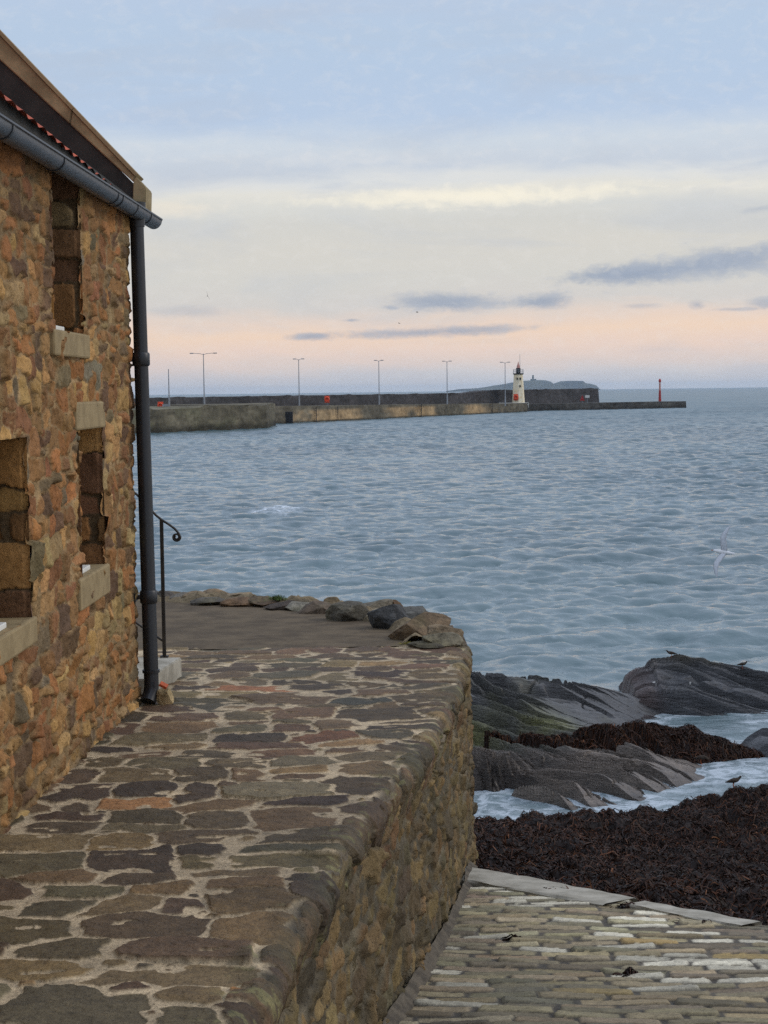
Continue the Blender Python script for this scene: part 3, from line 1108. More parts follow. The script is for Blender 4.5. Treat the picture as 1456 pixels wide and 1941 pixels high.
# concrete toe along the lower end
dirv = (L1 - L0) / np.linalg.norm(L1 - L0)
nv = np.array([-dirv[1], dirv[0]])
if nv[1] < 0:
    nv = -nv


def toe(name, t0, t1, w0, w1, label):
    n = 60
    tv = np.linspace(t0, t1, n)
    prof = [(-.5, -.4), (-.5, 0.0), (-.46, .012), (.44, .012), (.5, 0.0), (.52, -.4)]
    P = np.zeros((n, len(prof), 3))
    for j, (o_, z_) in enumerate(prof):
        wv = np.interp(tv, [t0, t1], [w0, w1])
        edge = .03 * fbm(tv, tv * 0 + j * 3.3, f=3.5, oct=3, seed=131)
        pos = L0[None] + dirv[None] * tv[:, None] + nv[None] * (o_ * wv - wv * .35 + edge)[:, None]
        P[:, j, :2] = pos
        P[:, j, 2] = zslip(pos[:, 0], pos[:, 1]) + z_ + .018 + .008 * fbm(tv, tv * 0 + j, f=5, oct=2, seed=133)
    ob = mesh_np(name, P, grid_quads(n, len(prof), flip=False), MS['concrete'], None, None, False)
    return tag(ob, label, 'kerb', 'concrete edge of the slipway')


toe('concrete_kerb', -.4, 1.55, .52, .34, 'pale concrete edging at the foot of the slipway next to the wall')
toe('concrete_kerb', 1.66, 2.6, .24, .20, 'narrow broken concrete edging at the right end of the slipway under seaweed')

# ------------------------------------------------------------------ boulders round the rim
def boulder(px, pyb, wpx, hpx, col, label, depth=0.8, seed=0, push=0.0, group='boulders along the terrace edge', name='boulder'):
    rg = np.random.default_rng(seed + 500)
    p = gnd(px, pyb)
    Y = p[1] + push
    p = ray(px, pyb) * Y + np.array([0, 0, CZ])
    p[2] = gz(Y)
    wd = wpx * Y / F * 1.46
    ht = hpx * Y / F * 1.08
    bm = bmesh.new()
    bmesh.ops.create_icosphere(bm, subdivisions=5, radius=1.0)
    V = np.array([v.co[:] for v in bm.verts])
    Fc = np.array([[v.index for v in f.verts] for f in bm.faces])
    bm.free()
    # chip the ball with flat planes so that it gets faces and arrises
    for _ in range(17):
        n = rg.normal(0, 1, 3)
        n /= np.linalg.norm(n)
        d = rg.uniform(.50, .82)
        t = V @ n
        V = V - np.where(t > d, (t - d) * .94, 0)[:, None] * n
    V = V + V * (.10 * fbm(V[:, 0], V[:, 1], V[:, 2] + seed, f=1.6, oct=3, seed=seed) + .05 * fbm(V[:, 0], V[:, 1], V[:, 2], f=6, oct=4, seed=seed + 9))[:, None]
    ext = V.max(0) - V.min(0)
    sc_ = np.array([wd, wd * depth, ht * 1.25]) / ext
    V = (V - (V.max(0) + V.min(0)) / 2) * sc_
    V[:, 2] -= V[:, 2].min() + ht * .22
    a_ = rg.uniform(-.3, .3)
    V[:, :2] = V[:, :2] @ np.array([[math.cos(a_), -math.sin(a_)], [math.sin(a_), math.cos(a_)]])
    base_ = lin(col)
    q = fbm(V[:, 0], V[:, 1], V[:, 2], f=5, oct=4, seed=seed + 3)
    lay = fbm(V[:, 0] * 1.5, V[:, 1] * 1.5, V[:, 2] * 8, f=2.5, oct=3, seed=seed + 6)
    cc = base_[None] * (1 + .45 * q + .25 * lay)[:, None]
    ms = sstep(.2, .6, fbm(V[:, 0], V[:, 1], V[:, 2], f=3.3, oct=3, seed=seed + 5) + .12)
    cc = cc * (1 - ms[:, None] * .4) + lin((96, 90, 62)) * ms[:, None] * .4
    o = mesh_np(name, V, Fc, MS['boulder'], None, np.clip(cc, .01, .8))
    o.data.set_sharp_from_angle(angle=R(42))
    o.location = p
    return tag(o, label, 'boulder' if name == 'boulder' else 'stone', group)


BL = [
    (318, 1138, 34, 18, (84, 74, 62), 'small dark rounded boulder right behind the handrail post'),
    (346, 1139, 36, 15, (128, 118, 100), 'low grey boulder second along the rim from the handrail post'),
    (376, 1140, 40, 18, (146, 118, 78), 'tan rounded boulder third along the rim from the handrail post'),
    (411, 1139, 48, 21, (150, 118, 76), 'tall tan boulder forming the first peak of the rim wall'),
    (446, 1141, 44, 18, (158, 132, 92), 'pale buff boulder just right of the first peak of the rim wall'),
    (398, 1147, 52, 14, (96, 88, 74), 'flat grey boulder lying in front of the tall tan one'),
    (460, 1149, 56, 17, (134, 98, 62), 'orange brown boulder with a flat top left of the green tuft'),
    (506, 1150, 60, 18, (112, 84, 56), 'brown wedge boulder under the small green tuft'),
    (536, 1156, 52, 16, (76, 62, 50), 'low dark brown boulder right below the green tuft'),
    (572, 1158, 54, 16, (146, 136, 112), 'light grey flat boulder in the middle of the rim'),
    (610, 1162, 60, 22, (104, 84, 62), 'brown blocky boulder carrying a pointed tan stone'),
    (632, 1152, 34, 19, (142, 112, 72), 'pointed tan stone sticking up above the brown blocky boulder'),
    (662, 1176, 62, 34, (100, 92, 74), 'big grey brown boulder with a dark hollow beneath it'),
    (704, 1160, 58, 23, (122, 110, 86), 'grey tan boulder behind the small pale one'),
    (712, 1178, 30, 22, (166, 148, 110), 'small pale boulder left of the dark slate coloured boulder'),
    (738, 1191, 58, 44, (76, 76, 74), 'dark slate grey pyramid shaped boulder'),
    (774, 1182, 66, 30, (104, 100, 88), 'grey slab boulder leaning behind the dark slate one'),
    (750, 1158, 22, 20, (124, 90, 56), 'small brown stone peeking over the grey slab boulder'),
    (796, 1212, 84, 46, (128, 100, 66), 'largest brown buff boulder beside the yellow moss'),
    (842, 1214, 52, 28, (142, 116, 80), 'tall buff boulder on the outermost curve of the rim'),
    (838, 1225, 56, 25, (134, 122, 92), 'rounded buff boulder in front of the outermost one'),
    (806, 1228, 48, 12, (78, 70, 54), 'low dark stone bedded at the edge of the paving'),
]
for i, (px, pyb, wp, hp, cl, lb) in enumerate(BL):
    boulder(px, pyb, wp, hp, (np.array(cl) * .62 + np.mean(cl) * .28), lb, .85, i * 13 + 1)


# rough mortared bed that the boulders are set in
kp_ = np.array([(.36, 14.30), (.37, 14.7), (.28, 15.25), (.16, 15.95), (-.16, 16.6), (-.55, 17.35), (-1.3, 18.05), (-2.45, 18.8), (-4.2, 19.3), (-7.5, 19.6)])
kq = np.linspace(0, len(kp_) - 1, 420)
kxy = np.stack([np.interp(kq, np.arange(len(kp_)), kp_[:, 0]), np.interp(kq, np.arange(len(kp_)), kp_[:, 1])], 1)
for _ in range(30):
    kxy[1:-1] = (kxy[:-2] + 2 * kxy[1:-1] + kxy[2:]) / 4
kt = np.gradient(kxy, axis=0)
kt /= np.linalg.norm(kt, axis=1, keepdims=True)
kn = np.stack([-kt[:, 1], kt[:, 0]], 1)
ko = np.linspace(-.5, .5, 40)
Kx = kxy[:, 0:1] + kn[:, 0:1] * ko[None] * (.50 + .12 * fbm(kxy[:, 0], kxy[:, 1], f=2.5, oct=3, seed=240))[:, None]
Ky = kxy[:, 1:2] + kn[:, 1:2] * ko[None] * .50
Kz = gz(Ky) - .03 + .115 * (1 - (2 * np.abs(ko[None])) ** 3) * (1 + .6 * fbm(Kx, Ky, f=4.5, oct=3, seed=241)) + .04 * fbm(Kx, Ky, f=11, oct=4, seed=242)
Kc = lin((118, 104, 80))[None, None] * (1 + .5 * fbm(Kx, Ky, f=5, oct=4, seed=243))[..., None] * .9
tag(mesh_np('stone_kerb', np.stack([Kx, Ky, Kz], -1), grid_quads(*Kx.shape), MS['boulder'], None, np.clip(Kc, .01, .8)), 'low rough mortar and rubble kerb under the boulders round the terrace end', 'kerb')


def tuft(px, py, n, ln, col, label, dz, name, cat):
    p = gnd(px, py)
    mt = plain_mat(name + '_leaf', lin(col) * .9, .7, 0, .4, 20)
    rg = np.random.default_rng(int(px))
    V, Q = [], []
    for _ in range(n):
        a = rg.uniform(0, 6.28)
        r = abs(rg.normal(0, .035))
        b0 = np.array([math.cos(a) * r * 1.6, math.sin(a) * r, 0])
        d = np.array([rg.normal(0, .5), rg.normal(0, .5), 1.0])
        d /= np.linalg.norm(d)
        L = ln * rg.uniform(.5, 1.2)
        sd_ = np.array([math.cos(a + 1.3), math.sin(a + 1.3), 0]) * .004
        i0 = len(V)
        V += [b0 - sd_, b0 + sd_, b0 + d * L * .6 + sd_ * .8, b0 + d * L * .6 - sd_ * .8, b0 + d * L + np.array([d[0], d[1], -.3]) * L * .2]
        Q += [(i0, i0 + 1, i0 + 2, i0 + 3), (i0 + 3, i0 + 2, i0 + 4, i0 + 4)]
    V = np.array(V)
    me = bpy.data.meshes.new(name)
    me.from_pydata(V.tolist(), [], [q if q[2] != q[3] else q[:3] for q in Q])
    me.materials.append(mt)
    o = link(bpy.data.objects.new(name, me))
    o.location = (p[0], p[1] - .12, gz(p[1]) + dz)
    return tag(o, label, cat, None, 'stuff')


tuft(528, 1150, 260, .06, (92, 112, 52), 'small green tuft growing between the rim boulders', .09, 'grass_tuft', 'plant')
tuft(774, 1220, 420, .035, (150, 140, 62), 'yellow green moss cushion at the foot of the largest boulder', .0, 'moss_cushion', 'moss')

# ------------------------------------------------------------------ doorstep, handrail, broken slab
stp_a = gnd(345, 1284)
stp_b = gnd(301, 1308)
sdv = Vector((stp_a[0] - stp_b[0], stp_a[1] - stp_b[1], 0)).normalized()
side = Vector((-sdv.y, sdv.x, 0))
topz = float(atY(345, 1246, stp_a[1])[2])
A0 = Vector((stp_a[0], stp_a[1], 0))
step = empty('doorstep', (A0.x - .3, A0.y - .2, gz(A0.y)), 'pale concrete doorstep at the gable foot behind the downpipe', 'step')
mb = MB()
B0 = A0 - sdv * .95
C0 = B0 + side * .9
D1 = A0 + side * .9
z0 = gz(12.2) - .08
mb.poly_prism([(q.x, q.y, z0) for q in (A0, B0, C0, D1)], (0, 0, topz - z0))
bmesh.ops.bevel(mb.bm, geom=list(mb.bm.edges), offset=.008, segments=2, affect='EDGES')
mb.build('tread', MS['concrete'], step)
mb = MB()
A1 = A0 + side * .35 + Vector((0, 0, 0))
mb.poly_prism([(q.x, q.y, topz + .002) for q in (A1, A1 - sdv * .9, C0, D1)], (0, 0, .15))
mb.build('upper_tread', MS['concrete'], step)
adopt(step)
rail = empty('handrail', (0, 0, 0), 'slim dark iron handrail with a scrolled end on the doorstep', 'railing')
YR = float(A0.y + .02)
pb_ = Vector(atY(312, 1250, YR))
pt_ = Vector(atY(306, 985, YR))
pb_.z = topz - .01
rail.location = pb_
bpy.context.view_layer.update()
mb = MB()
mm = Matrix.Translation((pb_ + pt_) / 2) @ (pt_ - pb_).to_track_quat('Z', 'Y').to_matrix().to_4x4()
mb.box((0, 0, 0), (.026, .026, (pt_ - pb_).length), 0, 0, mm)
mb.build('post', MS['rust'], rail)
MB().box((pb_.x, pb_.y, topz + .006), (.06, .06, .012)).build('foot_plate', MS['rust'], rail)
pts = [Vector(atY(x, y, YR)) for x, y in [(220, 905), (260, 938), (296, 977), (306, 985), (320, 994), (331, 1002), (338, 1010), (342, 1018)]]
cx_, cy_ = 334.5, 1018.0
for q in range(1, 26):
    a = q * .42
    rr_ = 8.0 * (1 - q / 36)
    pts.append(Vector(atY(cx_ + rr_ * math.cos(a), cy_ + rr_ * math.sin(a), YR)))
mb = MB()
mb.tube(pts, [.009] * 8 + [.0085 * (1 - q / 70) for q in range(25)], 8)
mb.build('rail_bar', MS['rust'], rail, True, 60)
mb = MB()
mb.tube([atY(311, 1217, YR), atY(303, 1211, YR), atY(280, 1196, YR), atY(240, 1168, YR)], .008, 8)
mb.build('lower_bar', MS['rust'], rail, True, 60)
adopt(rail)
# broken stone and a terracotta shard propped by the pipe foot
sp_ = gnd(316, 1336)
mb = MB()
bb = Vector((sp_[0], sp_[1], gz(sp_[1]) - .02))
bl_ = boulder(313, 1337, 24, 30, (196, 172, 128), 'pale wedge of broken stone propped at the pipe foot', .5, 777, 0, None, 'stone_wedge')
mb = MB()
tsp = Vector(atY(310, 1299, bb.y - .10))
mt_ = Matrix.Translation(tsp) @ Matrix.Rotation(.5, 4, 'Y') @ Matrix.Rotation(.25, 4, 'X')
mb.box((0, 0, 0), (.055, .05, .02), 0, .003, mt_)
tag(mb.build('tile_shard', MS['terracotta']), 'orange terracotta shard on top of the pale stone wedge', 'tile')

# ------------------------------------------------------------------ sea
def ocean_tile(N, L, kmin, kmax, wind, slope_rms, spread, seed):
    rg = np.random.default_rng(seed)
    kx = np.fft.fftfreq(N, L / N) * 2 * np.pi
    KX, KY = np.meshgrid(kx, kx, indexing='ij')
    K = np.hypot(KX, KY) + 1e-9
    cosd = (KX * wind[0] + KY * wind[1]) / K
    sp = K ** -4.0 * np.exp(-(kmin / K) ** 2 * 1.2) * np.exp(-(K / kmax) ** 2) * (0.12 + np.abs(cosd) ** spread)
    sp[0, 0] = 0
    ht = np.sqrt(sp) * (rg.normal(size=(N, N)) + 1j * rg.normal(size=(N, N)))
    sx = np.fft.ifft2(1j * KX * ht).real
    sy = np.fft.ifft2(1j * KY * ht).real
    s = slope_rms / math.sqrt((sx ** 2 + sy ** 2).mean())
    ht = ht * s
    return ht, KX, KY, K


def bilin(T, X, Y, L):
    N = T.shape[0]
    x = (X / L * N) % N
    y = (Y / L * N) % N
    ix = np.floor(x).astype(int)
    iy = np.floor(y).astype(int)
    fx, fy = x - ix, y - iy
    ix %= N
    iy %= N
    i2, j2 = (ix + 1) % N, (iy + 1) % N
    return (T[ix, iy] * (1 - fx) + T[i2, iy] * fx) * (1 - fy) + (T[ix, j2] * (1 - fx) + T[i2, j2] * fx) * fy


rowsY = np.concatenate([np.exp(np.arange(math.log(14.0), math.log(1300), .0025)), np.exp(np.linspace(math.log(1310), math.log(15000), 60))])
tin = np.linspace(-.30, .34, 690)
tcol_ = np.concatenate([-.30 - np.geomspace(.004, 1.1, 40)[::-1], tin, .34 + np.geomspace(.004, 1.1, 40)])
Yo, To = np.meshgrid(rowsY, tcol_, indexing='ij')
Xo = Yo * To
dsp = [np.zeros_like(Xo) for _ in range(3)]
jac = np.zeros_like(Xo)
row_dY = np.gradient(rowsY)
for (N, L, kmin, kmax, wind, sl_, chop, seed) in [(512, 29.0, 2 * np.pi / 1.5, 2 * np.pi / .2, (.25, .97), .27, 1.15, 3), (512, 97.0, 2 * np.pi / 3.3, 2 * np.pi / 1.0, (-.15, .99), .17, 1.25, 5)]:
    ht, KX, KY, K = ocean_tile(N, L, kmin, kmax, wind, sl_, 3.0, seed)
    lv = [0.0, .7, 1.4, 2.8, 5.6, 11.2, 22.4]
    for li, lam in enumerate(lv):
        lo = 0 if li == 0 else lv[li]
        # rows whose spacing needs this low-pass level, blended
        need = np.maximum(row_dY * 1.5, 1e-3)
        lev = np.clip(np.log2(np.maximum(need / .35, 1.0)), 0, len(lv) - 1)
        wgt = np.clip(1 - np.abs(lev - li), 0, 1)
        rsel = np.flatnonzero(wgt > 0)
        if len(rsel) == 0:
            continue
        flt = np.ones_like(K) if li == 0 else np.exp(-(K * lam / (2 * np.pi) * .8) ** 4)
        hh = ht * flt
        Tz = np.fft.ifft2(hh).real
        Tx = np.fft.ifft2(-1j * KX / K * hh).real * chop
        Ty = np.fft.ifft2(-1j * KY / K * hh).real * chop
        Jx = np.fft.ifft2(KX * KX / K * hh).real * chop
        Jy = np.fft.ifft2(KY * KY / K * hh).real * chop
        r0, r1_ = rsel[0], rsel[-1] + 1
        W = wgt[r0:r1_, None]
        X_, Y_ = Xo[r0:r1_], Yo[r0:r1_]
        if seed == 3:
            X_, Y_ = X_ * .94 + Y_ * .34, -X_ * .34 + Y_ * .94
        dz_ = bilin(Tz, X_, Y_, L)
        dx_ = bilin(Tx, X_, Y_, L)
        dy_ = bilin(Ty, X_, Y_, L)
        if seed == 3:
            dx_, dy_ = dx_ * .94 - dy_ * .34, dx_ * .34 + dy_ * .94
        dsp[0][r0:r1_] += W * dx_
        dsp[1][r0:r1_] += W * dy_
        dsp[2][r0:r1_] += W * dz_
        jac[r0:r1_] += W * (bilin(Jx, X_, Y_, L) + bilin(Jy, X_, Y_, L))
# calmer inside the rocks
shelter = sstep(27.0, 34.0, Yo + 1.2 * fbm(Xo, Yo, f=.3, oct=2, seed=140)) * .88 + .12
gust = 1 + .5 * fbm(Xo, Yo * .35, f=.03, oct=3, seed=141)
amp = shelter * gust
foam_sheen = sstep(.95, 1.3, jac * amp) * sstep(.0, .5, fbm(Xo, Yo, f=.05, oct=2, seed=143) + .1) * .75
# the broken crest left of centre and the pale water among the rocks
cp = atz(530, 966, .1)
dc = np.sqrt(((Xo - cp[0]) / 1.5) ** 2 + ((Yo - cp[1]) / 2.4) ** 2)
brk = sstep(1.25, .2, dc + .55 * fbm(Xo, Yo, f=1.5, oct=4, seed=144))
foam_sheen = np.maximum(foam_sheen, brk)
dsp[2] += .22 * np.exp(-dc ** 2 * 1.2)
near = sstep(31.5, 27.5, Yo) * sstep(-.35, .35, fbm(Xo * .8, Yo, f=1.4, oct=5, seed=146) + .22)  # sky reflection on the calm channel is painted into this white too
foam_sheen = np.maximum(foam_sheen, near * .6)
P = np.stack([Xo + dsp[0] * amp, Yo + dsp[1] * amp, dsp[2] * amp], -1)
fc = np.repeat(foam_sheen[..., None], 3, -1)
mw, n, b = mat_new('sea_water')
fo_ = n.n('ShaderNodeAttribute', attribute_name='col').outputs['Fac']
vv = n.n('ShaderNodeTexCoord').outputs['Object']
big = n.noise(vv, .035, 3, .5)
bc = n.mix(n.smooth(big, .35, .65), S(70, 95, 103, .86), S(90, 113, 119, .9))
sx_ = n.n('ShaderNodeSeparateXYZ')
n.put(sx_.inputs[0], vv)
inshore_pale = n.smooth(n.m('ADD', sx_.outputs[1], n.m('MULTIPLY', n.noise(vv, .12, 3, .5), 40.0)), 120.0, 30.0)
bc = n.mix(n.m('MULTIPLY', inshore_pale, .3), bc, S(136, 150, 150, .8))  # paler inshore: some sediment, the rest sky reflection put into the colour
lace = n.smooth(n.noise(vv, 4.0, 6, .72, .8), .42, .58)
ff = n.m('MULTIPLY', fo_, n.m('ADD', .25, n.m('MULTIPLY', lace, .75)), clamp=True)
bc = n.mix(ff, bc, (.62, .68, .73))
n.put(b.inputs['Base Color'], bc)
farr = n.smooth(sx_.outputs[1], 50.0, 420.0)     # ripples too small to model out there widen the gloss
n.put(b.inputs['Roughness'], n.m('ADD', n.m('ADD', .06, n.m('MULTIPLY', farr, .27)), n.m('MULTIPLY', ff, .4)))
b.inputs['IOR'].default_value = 1.333
b.inputs['Specular IOR Level'].default_value = .5
mp = n.n('ShaderNodeMapping')
n.put(mp.inputs['Vector'], vv)
mp.inputs['Scale'].default_value = (.6, 1.0, 1.0)
rip = n.m('ADD', n.noise(mp.outputs[0], 3.2, 5, .6, .4), n.m('MULTIPLY', n.noise(mp.outputs[0], 14.0, 4, .6), .25))
bp = n.n('ShaderNodeBump')
bp.inputs['Strength'].default_value = .5
bp.inputs['Distance'].default_value = .07
n.put(bp.inputs['Height'], rip)
n.put(b.inputs['Normal'], bp.outputs[0])
tag(mesh_np('sea', P, grid_quads(*Xo.shape, flip=True), mw, None, fc), kind='structure')

# ------------------------------------------------------------------ shore rocks
def rock_field(name, x0, x1, y0, y1, step, hfun, cfun, label, seed, nearb=None):
    xs = np.arange(x0, x1, step * .62)
    ys = np.arange(y0, y1, step * .7)
    X, Y = np.meshgrid(xs, ys, indexing='ij')
    Z = hfun(X, Y)
    C = cfun(X, Y, Z)
    keep = Z > -.35
    P = np.stack([X, Y, Z], -1)
    # push the steep steps sideways a little so that ledges undercut
    o = mesh_np(name, P, grid_quads(*X.shape, keep), MS['rock'], None, np.clip(C, .006, .7))
    o.data.set_sharp_from_angle(angle=R(30))
    return tag(o, label, 'rock')


def saw(t, k=6.0):
    f = -t - np.floor(-t)
    return np.where(f < .86, f / .86, (1 - f) / .14)


def strata(X, Y, ang, freq, seed, warp=.35):
    n = np.array([math.sin(ang), math.cos(ang)])
    q = X * n[0] + Y * n[1] + warp * fbm(X, Y, f=.55, oct=3, seed=seed)
    q = q + .22 * vnoise(q * 1.7, q * 0, seed=seed + 7) + .10 * vnoise(q * 4.3, q * 0, seed=seed + 8)
    q2 = q * freq + .6 * fbm(X * n[1] - Y * n[0], q * 2.2, f=.4, oct=2, seed=seed + 1)
    return q, q2


def hL(X, Y):
    xr_ = np.interp(Y, [21.2, 21.7, 22.1, 22.8, 23.6, 24.2, 25.0, 25.5, 26.2, 26.9, 27.8, 28.6, 30.5], [1.6, 2.6, 3.2, 3.85, 4.5, 4.75, 4.6, 4.0, 3.6, 3.7, 4.3, 4.9, 4.6])
    xr_ = xr_ + .25 * fbm(X, Y, f=1.2, oct=3, seed=160)
    up = np.interp(Y, [21.2, 21.8, 23.5, 25.5, 27.0, 28.3, 29.0, 29.8, 30.8], [-.12, .08, .20, .22, .38, .50, .46, .1, -.6])
    up = up + .12 * sstep(2.6, 1.0, X) * sstep(24, 27, Y) - .12 * sstep(2.2, 4.4, X) * sstep(25.5, 28.5, Y)
    q, q2 = strata(X, Y, .80, 1.9, 161)
    am = np.clip(.20 + .22 * fbm(X, Y, f=.7, oct=3, seed=163), .02, .4)
    mk3 = np.clip(1.0 + 1.3 * fbm(X, Y, f=.9, oct=3, seed=157), 0, 1.9)
    cr = q2 - np.floor(q2)
    z = up - .17 * np.clip(am / .15, 0, 1) * np.exp(-((cr - .06) / .05) ** 2) + am * (saw(q2) - .6) + .075 * mk3 * (saw(q2 * 3.1 + 1.7) - .5) + .045 * (saw(q2 * 8.3 + .4) - .5)
    c3 = q2 * 3.1 + 1.7
    z = z - .07 * mk3 * np.exp(-((c3 - np.floor(c3) - .07) / .08) ** 2)
    z = z + .06 * fbm(X, Y, f=1.1, oct=4, seed=164) + .03 * fbm(X * .6 + Y * .5, q2 * 3, f=3, oct=4, gain=.6, seed=165) - .06 * np.abs(fbm(X, Y, f=2.4, oct=3, seed=169))
    z = z - .10 * sstep(.035, .0, np.abs(fbm(X * .8 - Y * .6, (X * .6 + Y * .8) * .35, f=1.0, oct=2, seed=159)))
    z = np.minimum(z, (xr_ - X) * .30 + .02 * fbm(X, Y, f=4, oct=3, seed=166))
    # the dark hollow low on the left
    hol = sstep(1.95, 1.45, X + .15 * fbm(X, Y, f=3, oct=2, seed=167)) * sstep(22.9, 22.6, Y + .1 * fbm(X, Y, f=4, oct=2, seed=168))
    z = z * (1 - hol) - .22 * hol
    lip = sstep(2.15, 1.75, X + .12 * fbm(X, Y, f=3, oct=2, seed=158)) * sstep(22.86, 22.96, Y + .1 * fbm(X, Y, f=4, oct=2, seed=168)) * sstep(24.6, 23.2, Y) * .26
    return z + lip


def cL(X, Y, Z):
    q, q2 = strata(X, Y, .80, 1.9, 161)
    f = fbm(X, q2 * 1.4, f=2.0, oct=4, seed=170)
    c8 = q2 * 8.3 + .4
    lowt = sstep(25.4, 24.0, Y + .4 * fbm(X, Y, f=.8, oct=2, seed=171))
    c = lin((66, 65, 64))[None, None] * (1 - lowt)[..., None] + lin((108, 97, 86))[None, None] * lowt[..., None]
    c = c * (1 + .6 * f + .25 * fbm(X * .5, q2 * 5, f=2.5, oct=4, gain=.65, seed=174))[..., None]
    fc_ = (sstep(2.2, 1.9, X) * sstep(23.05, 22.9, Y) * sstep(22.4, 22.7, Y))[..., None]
    c = c * (1 - .75 * fc_) + lin((44, 34, 26)) * .75 * fc_  # hollow's face darkened: wet weed and its shade put into the colour
    g = sstep(.0, .45, fbm(X, Y, f=.8, oct=4, seed=172) + .45 * sstep(3.6, 1.6, X) - .10) * (1 - lowt) * .7
    c = c * (1 - g[..., None]) + lin((66, 66, 44)) * (1 + .4 * f)[..., None] * g[..., None]
    y_ = np.exp(-(((X - 2.6) / .5) ** 2 + ((Y - 26.2) / .8) ** 2)) + np.exp(-(((X - 1.3) / .4) ** 2 + ((Y - 25.3) / .6) ** 2))
    y_ = np.clip(y_ * (1 + .8 * fbm(X, Y, f=4, oct=3, seed=173)), 0, 1) * .7
    c = c * (1 - y_[..., None]) + lin((112, 112, 52)) * y_[..., None]
    wet = sstep(.10, .0, Z)
    return c * (1 - .35 * wet)[..., None]


rock_field('rock_ledge', .2, 5.6, 21.0, 31.2, .022, hL, cL, 'broad stepped rock ledge with green algae beside the terrace wall', 1)


def hR(X, Y):
    crest = np.interp(X, [4.2, 4.36, 4.42, 4.6, 4.78, 4.82, 5.3, 5.9, 6.3, 6.9, 7.6, 8.6, 10.0], [-.5, .10, .40, .56, .60, .72, .75, .66, .56, .40, .25, .05, -.5])
    q, q2 = strata(X, Y, .32, 2.1, 181, .22)
    fr = np.interp(Y, [27.6, 28.1, 28.6, 29.2, 29.7, 30.4, 31.3], [-.35, .02, .42, .80, 1.0, .75, -.6])
    z = np.where(crest > 0, crest * fr, crest) - .02
    cr = q2 - np.floor(q2)
    c3 = q2 * 2.7 + .6
    mk3 = np.clip(1.0 + 1.2 * fbm(X, Y, f=.9, oct=3, seed=156), .2, 1.8)
    z = z - mk3 * (.15 * np.exp(-((cr - .06) / .05) ** 2) + .05 * np.exp(-((c3 - np.floor(c3) - .07) / .09) ** 2)) * sstep(0, .3, crest)
    z = z + .16 * mk3 * (saw(q2) - .55) * sstep(0, .3, crest) + .07 * mk3 * (saw(q2 * 2.7 + .6) - .5) + .025 * (saw(q2 * 7.1 + .2) - .5)
    jn_ = np.abs(fbm(X * 1.0 + Y * .5, Y * .3, f=.7, oct=2, seed=183))
    z = z - .08 * sstep(.05, .0, jn_)
    return z + .05 * fbm(X, Y, f=1.3, oct=4, seed=184) + .03 * fbm(X * .6 + Y * .3, q2 * 3, f=3, oct=4, gain=.6, seed=185) - .05 * np.abs(fbm(X, Y, f=2.2, oct=3, seed=189))


def cR(X, Y, Z):
    q, q2 = strata(X, Y, .32, 2.1, 181, .22)
    f = fbm(X, q2 * 1.4, f=2.0, oct=4, seed=186)
    c = lin((64, 65, 67)) * (1 + .5 * f + .3 * fbm(X * .5, q2 * 5, f=2.5, oct=4, gain=.65, seed=194))[..., None]
    rim = sstep(.55, .8, Z + .15 * fbm(X, Y, f=2, oct=3, seed=187)) * .7
    c = c * (1 - rim[..., None]) + lin((84, 76, 54)) * (1 + .4 * f)[..., None] * rim[..., None]
    lf = sstep(5.0, 4.5, X) * .7
    c = c * (1 - lf[..., None]) + lin((84, 66, 60)) * lf[..., None]
    gn = sstep(.78, .86, fbm(X, Y, f=9, oct=2, seed=188)) * sstep(.2, .4, Z)
    c = c * (1 - gn[..., None]) + lin((200, 198, 190)) * gn[..., None]
    return c * (1 - .3 * sstep(.1, .0, Z))[..., None]


rock_field('rock_outcrop', 4.1, 9.6, 27.4, 31.4, .022, hR, cR, 'tall dark slanting rock outcrop standing in the water on the right', 2)


def hS(X, Y):
    d = np.sqrt(((X - 6.15) / .78) ** 2 + ((Y - 25.2) / .85) ** 2) + .12 * fbm(X, Y, f=2, oct=3, seed=190)
    q, q2 = strata(X, Y, .3, 3.2, 191, .15)
    return .40 * sstep(1.1, .45, d) - .14 + .09 * (saw(q2) - .5) + .02 * fbm(X, Y, f=6, oct=3, seed=192)


rock_field('shore_rock', 5.1, 7.2, 24.0, 26.4, .02, hS, lambda X, Y, Z: cR(X, Y, Z) * 1.1, 'small low layered rock at the right edge beyond the seaweed strip', 3)

# ------------------------------------------------------------------ seaweed
mwd, n, b = mat_new('wet_seaweed')
at = n.n('ShaderNodeAttribute', attribute_name='col').outputs['Color']
n.put(b.inputs['Base Color'], at)
b.inputs['Roughness'].default_value = .5
b.inputs['Specular IOR Level'].default_value = .14


